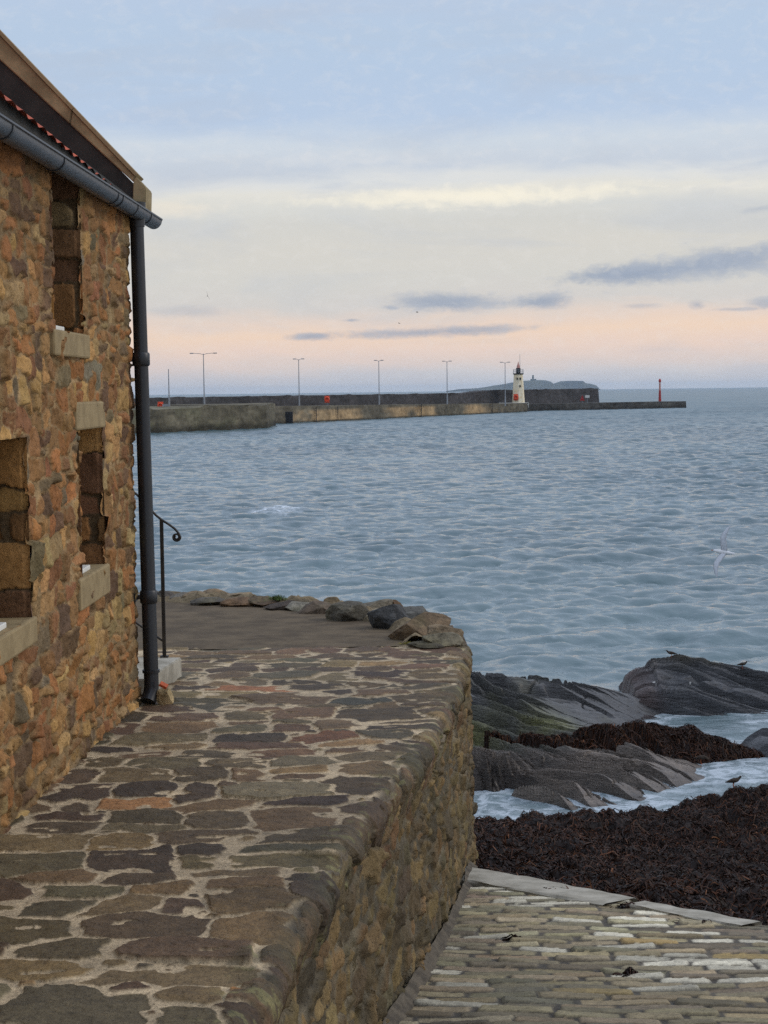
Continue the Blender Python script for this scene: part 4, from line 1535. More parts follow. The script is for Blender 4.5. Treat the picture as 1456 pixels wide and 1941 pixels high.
def weed(name, X, Y, zf, nrib, lens, seed, kind='stuff', label=None, cat=None, mask=None, wid=(.008, .022)):
    """bed of weed: lumpy mound plus thousands of curled straps"""
    rg = np.random.default_rng(seed)
    Z = zf(X, Y)
    keep = None if mask is None else mask(X, Y)
    n0, m0 = X.shape
    V = [np.stack([X, Y, Z], -1).reshape(-1, 3)]
    q = grid_quads(n0, m0, keep)
    base_ = lin((30, 21, 16)) * (1 + .6 * fbm(X, Y, f=6, oct=4, seed=seed))[..., None]
    C = [base_.reshape(-1, 3)]
    Q = [q]
    # straps
    lo = np.array([X.min(), Y.min()])
    hi = np.array([X.max(), Y.max()])
    pos = rg.uniform(lo, hi, (nrib * 3, 2))
    if mask is not None:
        pos = pos[mask(pos[:, 0], pos[:, 1])]
    pos = pos[:nrib]
    m = len(pos)
    a = rg.uniform(0, 2 * math.pi, m)
    Ln = rg.uniform(*lens, m) * np.where(rg.random(m) < .12, 2.4, 1.0) * (1 + .5 * fbm(pos[:, 0], pos[:, 1], f=2.0, oct=2, seed=seed + 4))
    wd = rg.uniform(*wid, m)
    ns = 5
    tt_ = np.linspace(0, 1, ns)
    cur = rg.normal(0, 1.6, m)
    lift = rg.uniform(.0, .5, m) ** 2
    pts = np.zeros((m, ns, 3))
    p = pos.copy()
    ang_ = a.copy()
    for j in range(ns):
        pts[:, j, :2] = p
        pts[:, j, 2] = zf(p[:, 0], p[:, 1]) + .010 + Ln * lift * np.sin(tt_[j] * math.pi) * 1.0
        ang_ = ang_ + cur / ns
        p = p + np.stack([np.cos(ang_), np.sin(ang_)], 1) * (Ln / (ns - 1))[:, None]
    dirr = np.gradient(pts, axis=1)
    tw = rg.uniform(-1.2, 1.2, m)[:, None] + np.linspace(-.6, .6, ns)[None] * rg.normal(0, 1, m)[:, None]
    sd_ = np.stack([-dirr[..., 1], dirr[..., 0], 0 * dirr[..., 0]], -1)
    sd_ /= np.linalg.norm(sd_, axis=-1, keepdims=True) + 1e-9
    sd_ = sd_ * np.cos(tw)[..., None] + np.array([0, 0, 1.0]) * np.sin(tw)[..., None]
    ta = np.array([.7, 1, 1, .85, .35])
    wv = wd[:, None, None] * ta[None, :, None]
    ring = np.stack([pts - sd_ * wv, pts + sd_ * wv], 2).reshape(-1, 3)
    off = n0 * m0
    idx = np.arange(m * ns * 2).reshape(m, ns, 2) + off
    qq = np.stack([idx[:, :-1, 0], idx[:, 1:, 0], idx[:, 1:, 1], idx[:, :-1, 1]], -1).reshape(-1, 4)
    pal = np.array([lin(c_) * np.array([1.25, .84, .62]) for c_ in [(34, 27, 23), (46, 34, 26), (56, 40, 28), (28, 23, 21), (66, 48, 34), (50, 41, 31), (92, 72, 52)]])
    ci = pal[rg.choice(7, m, p=[.24, .24, .18, .18, .06, .07, .03])] * rg.uniform(.6, 1.4, (m, 1)) * (1 + .55 * fbm(pos[:, 0], pos[:, 1], f=1.6, oct=3, seed=seed + 5))[:, None]
    C.append(np.repeat(ci, ns * 2, 0))
    V.append(ring)
    Q.append(qq)
    o = mesh_np(name, np.concatenate(V), np.concatenate(Q), mwd, None, np.concatenate(C))
    return tag(o, label, cat, None, kind)


def toe_dist(X, Y):
    return (X - L0[0]) * nv[0] + (Y - L0[1]) * nv[1]


def zweed(X, Y):
    d = toe_dist(X, Y)
    # far crest of the bank follows the water's edge
    fy = np.interp(X, [.4, 1.1, 1.8, 3.0, 3.8, 4.6, 5.6, 7.5], [19.9, 20.1, 20.5, 21.0, 21.3, 21.6, 21.6, 21.5]) + .22 * fbm(X, Y * 0, f=1.6, oct=3, seed=201)
    t = np.clip((Y - (12.0 - .6 * (X - .7))) / 8.4, 0, 1)
    z = 1.95 - 1.68 * t
    z = z + .20 * np.exp(-((X - 6.0) / 1.2) ** 2) * sstep(17, 21, Y)
    z = z - 1.6 * sstep(-.15, .7, Y - fy)
    z = z + .10 * fbm(X, Y, f=1.1, oct=3, seed=202) + .14 * fbm(X, Y, f=2.8, oct=4, gain=.6, seed=203) - .12 * np.abs(fbm(X, Y, f=4.5, oct=3, seed=204)) + .03 * fbm(X, Y, f=11, oct=3, seed=205)
    # laps unevenly over the kerb
    z = np.where(d < .35, np.minimum(z, zslip(X, Y) + .03 + .05 * fbm(X, Y, f=4, oct=3, seed=206) + .10 * (d + .02)), z)
    return z


def mweed(X, Y):
    d = toe_dist(X, Y)
    lim = np.interp(X, [.4, 1.6, 2.0, 2.4, 3.2, 8], [.20, .12, .02, -.05, -.05, -.05])
    return d > lim + .10 * fbm(X, Y, f=2.5, oct=3, seed=208)


xs = np.arange(.35, 7.6, .028)
ys = np.arange(7.6, 23.0, .032)
Xw_, Yw_ = np.meshgrid(xs, ys, indexing='ij')
weed('seaweed_bank', Xw_, Yw_, zweed, 120000, (.03, .13), 11, mask=mweed, wid=(.0025, .008))


def zstrip(X, Y):
    cy = np.interp(X, [1.6, 2.6, 3.4, 4.4, 5.2, 5.8], [25.2, 24.9, 25.0, 25.2, 25.0, 24.8])
    hw_ = np.interp(X, [1.6, 2.4, 3.4, 4.6, 5.2, 5.8], [.1, .3, .55, .75, .6, .1])
    hgt = np.interp(X, [1.6, 2.6, 3.4, 4.2, 4.7, 5.2, 5.8], [.04, .08, .16, .34, .40, .26, .02])
    d = np.abs(Y - cy) / (hw_ + .12 * fbm(X, Y, f=1.6, oct=3, seed=211))
    g = sstep(1.15, .2, np.abs(d))
    bs = np.maximum(hL(X, Y), -.08)
    return np.where(g > .02, bs - .04 + g * (hgt + .06) + g * (.09 * fbm(X, Y, f=3, oct=4, seed=212)), bs - .3)


def mstrip(X, Y):
    return zstrip(X, Y) > np.maximum(hL(X, Y), -.10) + .005


xs = np.arange(1.5, 6.0, .028)
ys = np.arange(23.8, 26.6, .03)
Xw_, Yw_ = np.meshgrid(xs, ys, indexing='ij')
weed('seaweed_strip', Xw_, Yw_, zstrip, 16000, (.03, .13), 12, mask=mstrip, wid=(.0025, .008))
# scraps on the setts
for i, (px, py, sz, lb) in enumerate([(975, 1782, .05, 'dark spiky seaweed scrap on the setts near the retaining wall'), (1045, 1692, .16, 'long flat seaweed scrap lying along the concrete edging'),
                                      (1190, 1722, .12, 'seaweed clump at the right end of the concrete edging'), (1195, 1845, .05, 'thin curved seaweed strap in the middle of the slipway'), (1335, 1755, .14, 'seaweed scrap on the setts below the broken edging')]):
    d = ray(px, py)
    Yp = (3.43 - CZ) / (d[2] + .118 * (1 + .1 * d[0]))
    q = d * Yp + np.array([0, 0, CZ])
    X, Y = np.meshgrid(np.linspace(q[0] - sz, q[0] + sz, 24), np.linspace(q[1] - sz * .5, q[1] + sz * .5, 16), indexing='ij')

    def zsc(X, Y, q=q, sz=sz, i=i):
        dd_ = np.sqrt(((X - q[0]) / sz) ** 2 + ((Y - q[1]) / (sz * .5)) ** 2) + .3 * fbm(X, Y, f=12, oct=3, seed=220 + i)
        return zslip(X, Y) - .02 + .035 * sstep(1.0, .3, dd_)
    weed('seaweed_scrap', X, Y, zsc, 45, (.04, .11), 30 + i, None, lb, 'seaweed', None, (.004, .009))

# ------------------------------------------------------------------ harbour: piers and breakwater
def pier_mesh(name, pts, wid, zt, zbm, colf, parent=None, nu=150, nvv=22, seed=0, batter=.03, ragged=.0):
    """quay body: front face, deck and ends as one displaced skin. pts = waterline of the front face, left to right"""
    pts = np.array(pts)[:, :2]
    s = np.concatenate([[0], np.cumsum(np.linalg.norm(np.diff(pts, axis=0), axis=1))])
    sv = np.linspace(0, s[-1], nu)
    X = np.interp(sv, s, pts[:, 0])
    Y = np.interp(sv, s, pts[:, 1])
    t = np.stack([np.gradient(X), np.gradient(Y)], 1)
    t /= np.linalg.norm(t, axis=1, keepdims=True)
    nb = np.stack([-t[:, 1], t[:, 0]], 1)
    zt_ = np.interp(sv, s, zt)
    rows = []
    hv = np.linspace(0, 1, nvv)
    for q in hv:
        z = zbm + (zt_ - zbm) * q
        rows.append(np.stack([X + nb[:, 0] * batter * (z - zbm), Y + nb[:, 1] * batter * (z - zbm), z + (ragged * fbm(sv, sv * 0, f=.35, oct=3, seed=seed) if q == 1 else 0)], -1))
    for wq in (.5, 1.0):
        rows.append(np.stack([X + nb[:, 0] * wid * wq, Y + nb[:, 1] * wid * wq, zt_], -1))
    rows.append(np.stack([X + nb[:, 0] * wid, Y + nb[:, 1] * wid, zt_ * 0 + zbm], -1))
    P = np.stack(rows, 1)
    disp = .10 * fbm(np.repeat(sv[:, None], nvv, 1), P[:, :nvv, 2], f=.6, oct=4, seed=seed)
    P[:, :nvv, 0] -= nb[:, 0:1] * disp
    P[:, :nvv, 1] -= nb[:, 1:2] * disp
    C = colf(np.repeat(sv[:, None], P.shape[1], 1), P[..., 2], P)
    Q = grid_quads(*P.shape[:2], flip=False)
    o = mesh_np(name, P, Q, MS['far'], parent, np.clip(C, .01, .8))
    # ends
    bm = bmesh.new()
    bm.from_mesh(o.data)
    bmesh.ops.holes_fill(bm, edges=[e for e in bm.edges if e.is_boundary], sides=0)
    bmesh.ops.recalc_face_normals(bm, faces=bm.faces)
    bm.to_mesh(o.data)
    bm.free()
    for pl_ in o.data.polygons:
        pl_.use_smooth = False
    return o


def wl(px, py):
    return atz(px, py, 0.0)


def zat(px, py, Y):
    return float(atY(px, py, Y)[2])


def courses(s, z, a, b, seed):
    blk = vnoise(np.floor(s / 1.3 + np.floor(z / .5) * .37) * 3.7, np.floor(z / .5) * 5.1, seed=seed)
    return (1 + .28 * blk)[..., None]


def tide(z, lo=.3, hi=1.0):
    return sstep(hi, lo, z)[..., None]


A0_, B0_ = wl(225, 824), wl(507, 812)
C0_, D0_ = wl(515, 804), wl(1000, 780.5)
E0_, F0_ = wl(992, 779.5), wl(1301, 773)


def col1(s, z, P):
    c = lin((98, 92, 76)) * courses(s, z, 0, 0, 300) * (1 + .4 * fbm(s, z * 3, f=.25, oct=4, seed=301))[..., None]
    g = sstep(.1, .5, fbm(s, z, f=.3, oct=3, seed=302))[..., None] * .35
    c = c * (1 - g) + lin((106, 106, 80)) * g
    return c * (1 - .62 * tide(z + .3 * fbm(s, z, f=.4, oct=2, seed=303), .4, 1.4))


def col2(s, z, P):
    c = lin((98, 92, 78)) * courses(s, z, 0, 0, 310) * (1 + .4 * fbm(s, z * 3, f=.15, oct=4, seed=311))[..., None]
    L = s.max()
    tan = sstep(-.1, .35, fbm(s, z * 2.5, f=.07, oct=4, seed=312) + np.interp(s / L, [0, .05, .12, .28, .42, .6, .9, 1], [.05, .15, .12, .3, .15, .02, .06, 0]) - .22) * sstep(2.6, 1.9, z) * sstep(.1, .45, z)
    c = c * (1 - tan[..., None]) + lin((168, 142, 106)) * (1 + .35 * fbm(s, z * 2, f=.5, oct=3, seed=313))[..., None] * tan[..., None]
    dkp = sstep(.2, .5, fbm(s, z, f=.12, oct=3, seed=314)) * sstep(1.2, 2.2, z) * np.interp(s / L, [0, .3, .4], [1, 1, 0])
    c = c * (1 - .45 * dkp)[..., None]
    return c * (1 - .5 * tide(z, .12, .5))


def col3(s, z, P):
    c = lin((72, 70, 66)) * courses(s, z, 0, 0, 320) * (1 + .4 * fbm(s, z * 3, f=.2, oct=4, seed=321))[..., None]
    return c * (1 - .35 * tide(z, .3, 1.0))


q1 = pier_mesh('harbour_quay', [A0_, B0_, B0_ + np.array([-.1, 22, 0])], 20, [zat(225, 777, A0_[1]), zat(505, 766, B0_[1]), zat(505, 766, B0_[1])], -.6, col1, None, 160, 26, 1, .02, .35)
tag(q1, 'olive brown stone quay nearest on the left across the harbour', 'quay')
pier = empty('harbour_pier', tuple(C0_), 'long stone pier with tan worn patches running out to the lighthouse', 'pier')
pier_mesh('pier_body', [C0_, D0_], 16, [zat(520, 770, C0_[1]), zat(1000, 764, D0_[1])], -.6, col2, pier, 260, 26, 2, .02, .08)
t_ = lambda px: (px - 515) / (1000 - 515)
for px in (597, 638, 797, 931):
    # perspective-correct place along the front
    d = ray(px, 795)
    a_ = C0_[:2]
    dv_ = (D0_ - C0_)[:2]
    s_ = (a_[0] - d[0] * a_[1]) / (d[0] * dv_[1] - dv_[0])
    q = a_ + dv_ * s_
    mb = MB()
    for ox in (-.28, .28):
        mb.box((q[0] + ox, q[1] - .15, 1.3), (.14, .14, 3.0))
    for zz_ in np.arange(.1, 2.7, .3):
        mb.box((q[0], q[1] - .15, zz_), (.5, .06, .06))
    mb.build('ladder', MS['black'], pier)
MB().box((float(atY(545, 790, C0_[1] + 8)[0]), C0_[1] + 5.2, 1.0), (2.3, .5, 2.3), 0, .1).build('recess_shade_block', MS['black'], pier)  # solid black block standing in for the shade of a pier recess
adopt(pier)
p3 = pier_mesh('outer_pier', [E0_, F0_], 9, [zat(992, 766, E0_[1]), zat(1301, 760.5, F0_[1])], -.6, col3, None, 160, 20, 3, .02, .06)
tag(p3, 'low dark outer pier carrying the red beacon at its end', 'pier')


def bw(px, py, Y):
    p = atY(px, py, Y)
    return p


BW = [(230, 755.6, 262), (530, 750, 325), (800, 746.3, 392), (905, 744, 420), (939, 739.5, 430), (992, 738.5, 446), (1137, 736, 486)]
bpts = [bw(*q) for q in BW]
cB = lambda s, z, P: lin((64, 62, 62)) * courses(s, z, 0, 0, 330) * (1 + .45 * fbm(s, z * 2, f=.2, oct=4, seed=331))[..., None] * (1 - .3 * sstep(.1, .5, fbm(s, z * .3, f=.1, oct=3, seed=332)))[..., None]
bk = pier_mesh('breakwater_wall', bpts, 5, [float(q[2]) for q in bpts], -.6, cB, None, 300, 26, 4, .07, .25)
tag(bk, 'tall dark breakwater wall behind the pier and lighthouse', 'wall')
# pale weathered block patch at its corner
# ------------------------------------------------------------------ lighthouse
YL = 432.0
lp = atY(983, 767, YL)
zl = float(lp[2])
m_ = YL / F                         # metres per photo pixel there
lh = empty('lighthouse', tuple(lp), 'cream white tapered lighthouse with black lantern on the pier', 'lighthouse')


def oct_tower(mb, z0, z1, r0, r1, seg=8, steps=6):
    mb.tube([(lp[0], YL, z0 + (z1 - z0) * i / steps) for i in range(steps + 1)], [r0 + (r1 - r0) * i / steps for i in range(steps + 1)], seg)


mb = MB()
oct_tower(mb, zl - 1.2, zl + .35, 14.2 * m_, 13.8 * m_)
mb.build('plinth', MS['lightwhite'], lh)
mb = MB()
oct_tower(mb, zl + .3, zl + 57 * m_, 12.0 * m_, 8.6 * m_)
mb.build('tower', MS['lightwhite'], lh)
mb = MB()
oct_tower(mb, zl + 57 * m_, zl + 59 * m_, 9.6 * m_, 10.2 * m_, 12, 1)
gal = mb.build('gallery', MS['black'], lh)
mb = MB()
for kx in range(12):
    a = kx * math.pi / 6
    mb.tube([(lp[0] + 9.6 * m_ * math.cos(a), YL + 9.6 * m_ * math.sin(a), zl + 59 * m_), (lp[0] + 9.6 * m_ * math.cos(a), YL + 9.6 * m_ * math.sin(a), zl + 66.5 * m_)], .035, 5)
for zz_ in (63, 66.5):
    mb.tube([(lp[0] + 9.6 * m_ * math.cos(a), YL + 9.6 * m_ * math.sin(a), zl + zz_ * m_) for a in np.linspace(0, 2 * math.pi, 25)], .03, 5, False)
mb.build('gallery_rail', MS['galv'], gal)
mb = MB()
mb.tube([(lp[0], YL, zl + 59 * m_), (lp[0], YL, zl + 69 * m_)], 4.3 * m_, 12)
mb.build('lantern', MS['black'], lh)
mb = MB()
mb.tube([(lp[0], YL, zl + q * m_) for q in (69, 71, 74, 77, 79.5, 81)], [3.2 * m_, 3.0 * m_, 2.4 * m_, 1.4 * m_, .6 * m_, .1], 14)
mb.build('dome', MS['pink'], lh, True)
MB().tube([(lp[0] + 3.2 * m_, YL, zl + 64 * m_), (lp[0] + 3.2 * m_, YL, zl + 96 * m_)], [.07, .04], 6).build('mast', MS['galv'], lh)
for (ox, oz) in ((-3, 49), (3.2, 49), (2.5, 35)):
    MB().box((lp[0] + ox * m_, YL - (9.0 - oz * .0) * m_, zl + oz * m_), (.32, .5, .55)).build('window', MS['black'], lh)
adopt(lh)


def lifebuoy(px, py, Y, scale, label, post=True):
    p = Vector(atY(px, py, Y))
    root = empty('lifebuoy_station', p, label, 'lifebuoy', 'orange lifebuoy stations on the harbour')
    pts_ = [(p.x + .36 * scale * math.cos(a), p.y, p.z + .36 * scale * math.sin(a)) for a in np.linspace(0, 2 * math.pi, 17)]
    MB().tube(pts_, .12 * scale, 8, False).build('ring', MS['orange'], root, True, 80)
    b_ = MB().box((p.x, p.y + .16 * scale, p.z + .02), (.85 * scale, .18, 1.2 * scale))
    b_.build('back_board', MS['orange'], root)
    if post:
        MB().box((p.x + .1, p.y + .34, p.z - .9 * scale), (.14, .14, 2.2 * scale)).build('post', MS['galv'], root)
    adopt(root)


lifebuoy(304, 769, 258, 1.0, 'orange lifebuoy station left of the bare mast on the quay')
lifebuoy(620, 757, 334, 1.15, 'orange lifebuoy station on the breakwater in the middle')
lifebuoy(978, 753, YL - 1.75, 1.35, 'orange red lifebuoy housing at the foot of the lighthouse', False)

# white rails beside the lighthouse
rr = empty('white_railing', tuple(atY(965, 767, YL - 4)), 'white horizontal railing at the pier corner beside the lighthouse', 'railing')
mb = MB()
xa, xb = atY(946, 768, YL - 4)[0], atY(1002, 768, YL - 4)[0]
zz0 = zat(960, 771, YL - 4)
for q in (0.45, .95):
    mb.tube([(xa, YL - 4, zz0 + q), (xb, YL - 4, zz0 + q)], .07, 6)
mb.build('rail', MS['white'], rr)
for xx in np.linspace(xa, xb, 7):
    MB().tube([(xx, YL - 4, zz0 - .3), (xx, YL - 4, zz0 + 1.0)], .06, 6).build('post', MS['white'], rr)
adopt(rr)


# lamp posts
def lamp_post(px, pyt, pyb, arm, label, bare=False):
    Hm = 8.8 if not bare else 6.6
    Y = Hm * F / (pyb - pyt)
    if bare:
        Y = 254.0
        Hm = (pyb - pyt) * Y / F
    p = Vector(atY(px, pyb, Y))
    root = empty('flag_mast' if bare else 'lamp_post', p, label, 'mast' if bare else 'street lamp', None if bare else 'twin arm lamp posts along the pier')
    tp = p + Vector((0, 0, Hm))
    MB().tube([p - Vector((0, 0, .5)), p + Vector((0, 0, 1.4)), p + Vector((0, 0, 1.45)), tp], [.16, .15, .10, .06], 8).build('pole', MS['galv'], root, True)
    if not bare:
        for sg in (-1, 1):
            e = tp + Vector((sg * arm, 0, .12 if arm < 1.5 else .08))
            MB().tube([tp - Vector((0, 0, .15)), tp + Vector((sg * arm * .35, 0, .02)), e], .045, 6).build('arm', MS['galv'], root, True)
            MB().box((e.x + sg * .25, e.y, e.z), (.62, .28, .16), 0, .03).build('lamp_head', MS['galv'], root)
    else:
        MB().box((p.x - .5, p.y, p.z + .3), (1.1, .3, .7)).build('locker', MS['galv'], root)
    adopt(root)
    return root


lamp_post(387.5, 671, 769, 1.75, 'grey lamp post with the widest twin arms nearest on the left')
lamp_post(567.5, 682, 768, .55, 'grey twin headed lamp post rising above the pier recess')
lamp_post(719, 684.5, 764, .45, 'grey twin headed lamp post in the middle of the pier')
lamp_post(848, 686, 762, .5, 'grey twin headed lamp post left of the island')
lamp_post(958, 688, 765, .55, 'grey twin headed lamp post right beside the lighthouse')
lamp_post(321, 700, 774, .3, 'bare slim pole on the quay next to the downpipe', True)

# red beacon at the pier end
YB = 470.0
bp_ = Vector(atY(1251, 762, YB))
bc_ = empty('harbour_beacon', bp_, 'slender red beacon column at the end of the outer pier', 'beacon')
mbp = YB / F
MB().tube([bp_ - Vector((0, 0, .4)), bp_ + Vector((0, 0, .5)), bp_ + Vector((0, 0, 22 * mbp))], [2.9 * mbp, 2.7 * mbp, 1.9 * mbp], 10).build('lower_shaft', MS['red'], bc_, True)
MB().tube([bp_ + Vector((0, 0, 22 * mbp)), bp_ + Vector((0, 0, 38 * mbp))], [1.85 * mbp, 1.5 * mbp], 10).build('upper_shaft', MS['pink'], bc_, True)
MB().tube([bp_ + Vector((0, 0, q * mbp)) for q in (38, 39, 42, 44)], [2.6 * mbp, 2.6 * mbp, 2.1 * mbp, .6 * mbp], 10).build('light_head', MS['red'], bc_, True)
adopt(bc_)
# signs on the breakwater end
YSg = 470.0
ps = Vector(atY(1104, 754, YSg))
sg_ = empty('warning_sign', ps, 'red triangular warning board on the breakwater end', 'sign')
mb = MB()
mb.poly_prism([ps + Vector((-5 * m_, 0, -6 * m_)), ps + Vector((5 * m_, 0, -6 * m_)), ps + Vector((0, 0, 6 * m_))], (0, .1, 0))
mb.build('board', MS['red'], sg_)
MB().box((ps.x, ps.y + .2, ps.z - 1.2), (.15, .12, 2.4)).build('post', MS['galv'], sg_)
adopt(sg_)
ps = Vector(atY(1113.5, 751.5, YSg + 1))
sg_ = empty('notice_board', ps, 'white rectangular notice board right of the red warning board', 'sign')
MB().box(ps, (9 * m_, .1, 5.5 * m_)).build('board', MS['white'], sg_)
MB().box((ps.x, ps.y + .2, ps.z - 1.2), (.15, .12, 2.6)).build('post', MS['galv'], sg_)
adopt(sg_)

# ------------------------------------------------------------------ the island far out
YI = 8200.0
prof = [(850, 740.6), (872, 737.6), (905, 735.5), (925, 732.5), (945, 729.5), (968, 725.5), (985, 722.5), (1000, 721.5), (1020, 720.2), (1035, 720.8), (1045, 723.5), (1051, 728.0), (1056, 725.0), (1064, 722.3),
        (1080, 721.6), (1105, 721.8), (1110, 726.0), (1122, 728.0), (1130, 731.0), (1135, 736.6)]
pw = np.array([atY(px, py, YI) for px, py in prof])
pw[:, 2] = np.maximum(pw[:, 2], .5)
xi = np.linspace(pw[0, 0], pw[-1, 0], 420)
zi = np.interp(xi, pw[:, 0], pw[:, 2]) + 1.2 * fbm(xi, xi * 0, f=.02, oct=4, seed=401)
bnd = np.array([-120, -60, -30, 0, 150, 300, 420])
shp = np.array([-.06, .15, .75, 1.0, .9, .6, -.06])
P = np.stack([np.repeat(xi[:, None], 7, 1), YI + np.repeat(bnd[None], 420, 0) + 40 * fbm(np.repeat(xi[:, None], 7, 1), np.repeat(bnd[None], 420, 0), f=.01, oct=2, seed=402), zi[:, None] * shp[None]], -1)
P[..., 2] = np.where(shp[None] < 0, -2.0, P[..., 2])
MS['isle'] = plain_mat('island_turf', S(92, 94, 82), .9, 0, .3, .01, .2, .2, 1.0, S(74, 76, 74))
isl = mesh_np('island', P, grid_quads(420, 7), MS['isle'])
tag(isl, kind='structure')
ip = atY(1011, 716, YI + 100)
il = empty('island_lighthouse', (ip[0], YI + 100, zat(1011, 722, YI + 100)), 'tiny lighthouse building on the crest of the distant island', 'lighthouse')
mi = YI / F
MB().box((ip[0], YI + 100, zat(1011, 722, YI + 100) + .5 * mi), (11 * mi, 14, 6.5 * mi)).build('house', MS['isle'], il)
MB().box((ip[0] - .5 * mi, YI + 100, zat(1011, 722, YI + 100) + 4 * mi), (3 * mi, 7, 14 * mi)).build('tower', MS['isle'], il)
adopt(il)

# ------------------------------------------------------------------ birds
def skin_body(name, pts, rad, edges, mat, parent, sub=2):
    me = bpy.data.meshes.new(name)
    me.from_pydata(pts, edges, [])
    o = bpy.data.objects.new(name, me)
    link(o)
    md = o.modifiers.new('skin', 'SKIN')
    sv_ = me.skin_vertices[0].data
    for i, r in enumerate(rad):
        sv_[i].radius = r if isinstance(r, tuple) else (r, r)
    sv_[0].use_root = True
    s2 = o.modifiers.new('sub', 'SUBSURF')
    s2.levels = sub
    s2.render_levels = sub
    dg = bpy.context.evaluated_depsgraph_get()
    nm = bpy.data.meshes.new_from_object(o.evaluated_get(dg))
    bpy.data.objects.remove(o, do_unlink=True)
    nm.materials.clear()
    nm.materials.append(mat)
    for p in nm.polygons:
        p.use_smooth = True
    nm.name = name
    return link(bpy.data.objects.new(name, nm), parent)


def flying_gull(loc, span, rot, label, dark=False, flap=.35, group=None):
    """seagull on the wing, nose along +Y in its own frame"""
    root = bpy.data.objects.new('flying_gull', None)
    root.empty_display_size = .2
    link(root)
    tag(root, label, 'bird', group)
    k_ = span / 1.3
    S_ = lambda p: tuple(np.array(p) * k_)
    # nose to tail
    pts = [S_(p) for p in [(0, 0, 0), (0, .12, .01), (0, .20, .035), (0, .26, .05), (0, -.12, .0), (0, -.22, .01), (0, -.30, .012)]]
    rad = [q if not isinstance(q, tuple) else q for q in (.062 * k_, .055 * k_, .038 * k_, .030 * k_, .05 * k_, .03 * k_, (.035 * k_, .010 * k_))]
    skin_body('body', pts, rad, [(0, 1), (1, 2), (2, 3), (0, 4), (4, 5), (5, 6)], MS['wader'] if dark else MS['gull'], root)
    for sgn in (-1, 1):
        # wing: thin cambered blade, arm then hand
        st_ = [(0.03, .06, .03, .17), (.14, .09, .03 + .14 * flap, .18), (.30, .12, .03 + .27 * flap, .165), (.44, .09, .03 + .30 * flap, .13), (.56, .03, .03 + .28 * flap, .085), (.65, -.05, .03 + .24 * flap, .02)]
        V, Q = [], []
        for (x, yl, z, ch) in st_:
            for (cy, cz) in ((0, 0), (-.35, .018), (-.75, .010), (-1, 0), (-.75, -.004), (-.35, -.010)):
                V.append(np.array([sgn * x, yl + cy * ch, z + cz * (ch / .17)]) * k_)
        for i in range(len(st_) - 1):
            for j in range(6):
                a, b_ = i * 6 + j, i * 6 + (j + 1) % 6
                Q.append((a, b_, b_ + 6, a + 6))
        o = mesh_np('wing', V, Q, MS['wader'] if dark else MS['gullgrey'], root)
        # pale trailing edge and dark tip
    mb = MB()
    mb.tube([S_((0, .275, .05)), S_((0, .335, .04))], [.013 * k_, .004 * k_], 7)
    mb.build('beak', MS['beak'], root, True)
    root.location = loc
    root.rotation_euler = rot
    return root


flying_gull(atY(1372, 1047, 38), 1.25, (R(12), R(-68), R(38)), 'white gull banking steeply over the waves at the right')
flying_gull(atY(1397, 1211, 44), .42, (R(0), R(25), R(60)), 'small grey gull skimming the water above the rock outcrop', False, .2)
flying_gull(atY(393, 561, 160), .85, (R(20), R(70), R(20)), 'tiny dark bird silhouette high in the sky left of centre', True)
flying_gull(atY(791, 592, 230), .8, (R(0), R(10), R(80)), 'tiny dark bird speck against the middle cloud band', True)
flying_gull(atY(757, 613, 230), .7, (R(0), R(10), R(60)), 'tiny dark bird speck just under the middle cloud band', True)


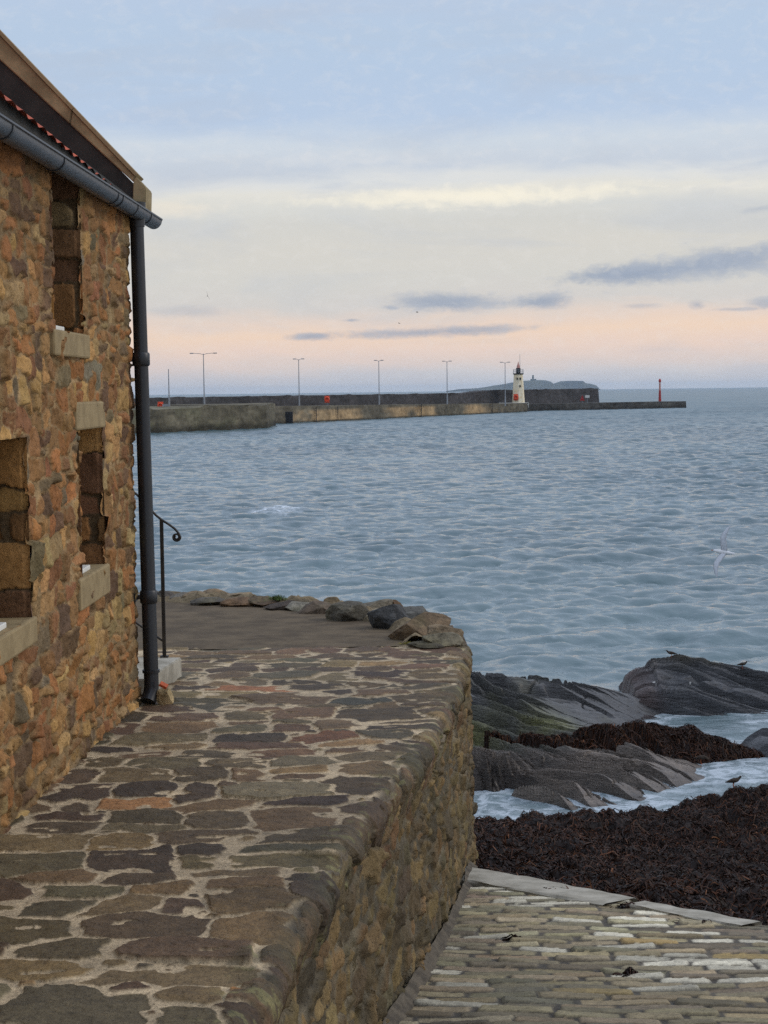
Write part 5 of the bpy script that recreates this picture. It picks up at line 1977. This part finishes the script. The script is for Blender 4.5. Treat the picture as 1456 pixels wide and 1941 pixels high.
def wader(loc, size, yaw, bend, label, legs=True):
    root = bpy.data.objects.new('shore_bird', None)
    root.empty_display_size = .1
    link(root)
    tag(root, label, 'bird')
    k_ = size
    S_ = lambda x, z, y=0: (x * k_, y * k_, z * k_)
    hx, hz = (.34, .60) if not bend else (.40, .26)
    nx, nz_ = (.27, .50) if not bend else (.32, .34)
    pts = [S_(0, .38), S_(.16, .41), S_(nx, nz_), S_(hx, hz), S_(-.18, .36), S_(-.34, .33), S_(-.46, .31)]
    rad = [.125 * k_, .105 * k_, .058 * k_, .062 * k_, .095 * k_, .05 * k_, .022 * k_]
    body = skin_body('body', pts, rad, [(0, 1), (1, 2), (2, 3), (0, 4), (4, 5), (5, 6)], MS['wader'], root)
    mb = MB()
    bx, bz = (hx + .05, hz - .005)
    tipx, tipz = (hx + .22, hz - .03) if not bend else (hx + .10, hz - .2)
    mb.tube([S_(bx, bz), S_(tipx, tipz)], [.018 * k_, .007 * k_], 7)
    mb.build('beak', MS['black'], root, True)
    if legs:
        for sy in (-.05, .05):
            mb = MB()
            mb.tube([S_(-.02, .30, sy), S_(-.05, .15, sy), S_(-.01, .01, sy), S_(.06, .0, sy)], [.022 * k_, .014 * k_, .013 * k_, .008 * k_], 6)
            mb.build('leg', MS['beak'], root, True)
    # folded wing
    for sy in (-1, 1):
        V, Q = [], []
        for (x, z, h_, t_) in ((.14, .41, .02, .10), (.04, .40, .09, .118), (-.12, .37, .08, .10), (-.28, .34, .05, .062), (-.46, .31, .012, .02)):
            for q in (1, -1):
                V.append((x * k_, sy * t_ * 1.08 * k_, (z + q * h_) * k_))
            for q in (-1, 1):
                V.append((x * k_, sy * t_ * .8 * k_, (z + q * h_) * k_))
        for i in range(4):
            for j in range(4):
                a, b_ = i * 4 + j, i * 4 + (j + 1) % 4
                Q.append((a, b_, b_ + 4, a + 4))
        mesh_np('wing', V, Q, MS['wader'], root)
    root.location = loc
    root.rotation_euler = (0, 0, yaw)
    return root


def ground_on(px, pyfoot, zf, y0, y1):
    """first point of the height function hit by the sight line"""
    Ys_ = np.arange(y0, y1, .01)
    for py in np.arange(pyfoot, pyfoot + 40, 1.0):
        d = ray(px, py)
        p = d[None] * Ys_[:, None] + np.array([0, 0, CZ])
        hit = np.flatnonzero(p[:, 2] <= zf(p[:, 0], p[:, 1]))
        if len(hit):
            return p[hit[0]]
    Y = (y0 + y1) / 2
    p = d * Y + np.array([0, 0, CZ])
    p[2] = float(zf(np.array([p[0]]), np.array([p[1]]))[0])
    return p


pA = ground_on(1392, 1488, zweed, 18, 21.8)
wader(pA, .27, R(8), False, 'brown shore bird standing on the crest of the seaweed bank')
pB = ground_on(1330, 1448, lambda X, Y: np.maximum(hL(X, Y), .0), 21.5, 27)
wader(pB, .26, R(-15), True, 'brown shore bird bending down at the water edge below the seaweed strip')
pC = ground_on(1272, 1247, hR, 27.5, 30)
wader(pC, .24, R(175), False, 'brown shore bird perched on top of the rock outcrop')
pD = ground_on(1408, 1268, hR, 27.5, 30.4)
wader(pD, .24, R(0), False, 'brown shore bird on the sloping right shoulder of the rock outcrop')

# ------------------------------------------------------------------ sea air
hz_m = bpy.data.materials.new('sea_haze')
hz_m.use_nodes = True
t = hz_m.node_tree
t.nodes.clear()
pv = t.nodes.new('ShaderNodeVolumePrincipled')
pv.inputs['Color'].default_value = (.66, .82, 1.0, 1)
pv.inputs['Density'].default_value = 5e-5
pv.inputs['Anisotropy'].default_value = .65
ou = t.nodes.new('ShaderNodeOutputMaterial')
t.links.new(pv.outputs[0], ou.inputs['Volume'])
mb = MB()
mb.box((0, 0, 28), (48000, 34000, 60))
hz_o = mb.build('haze', hz_m)
tag(hz_o, kind='stuff')
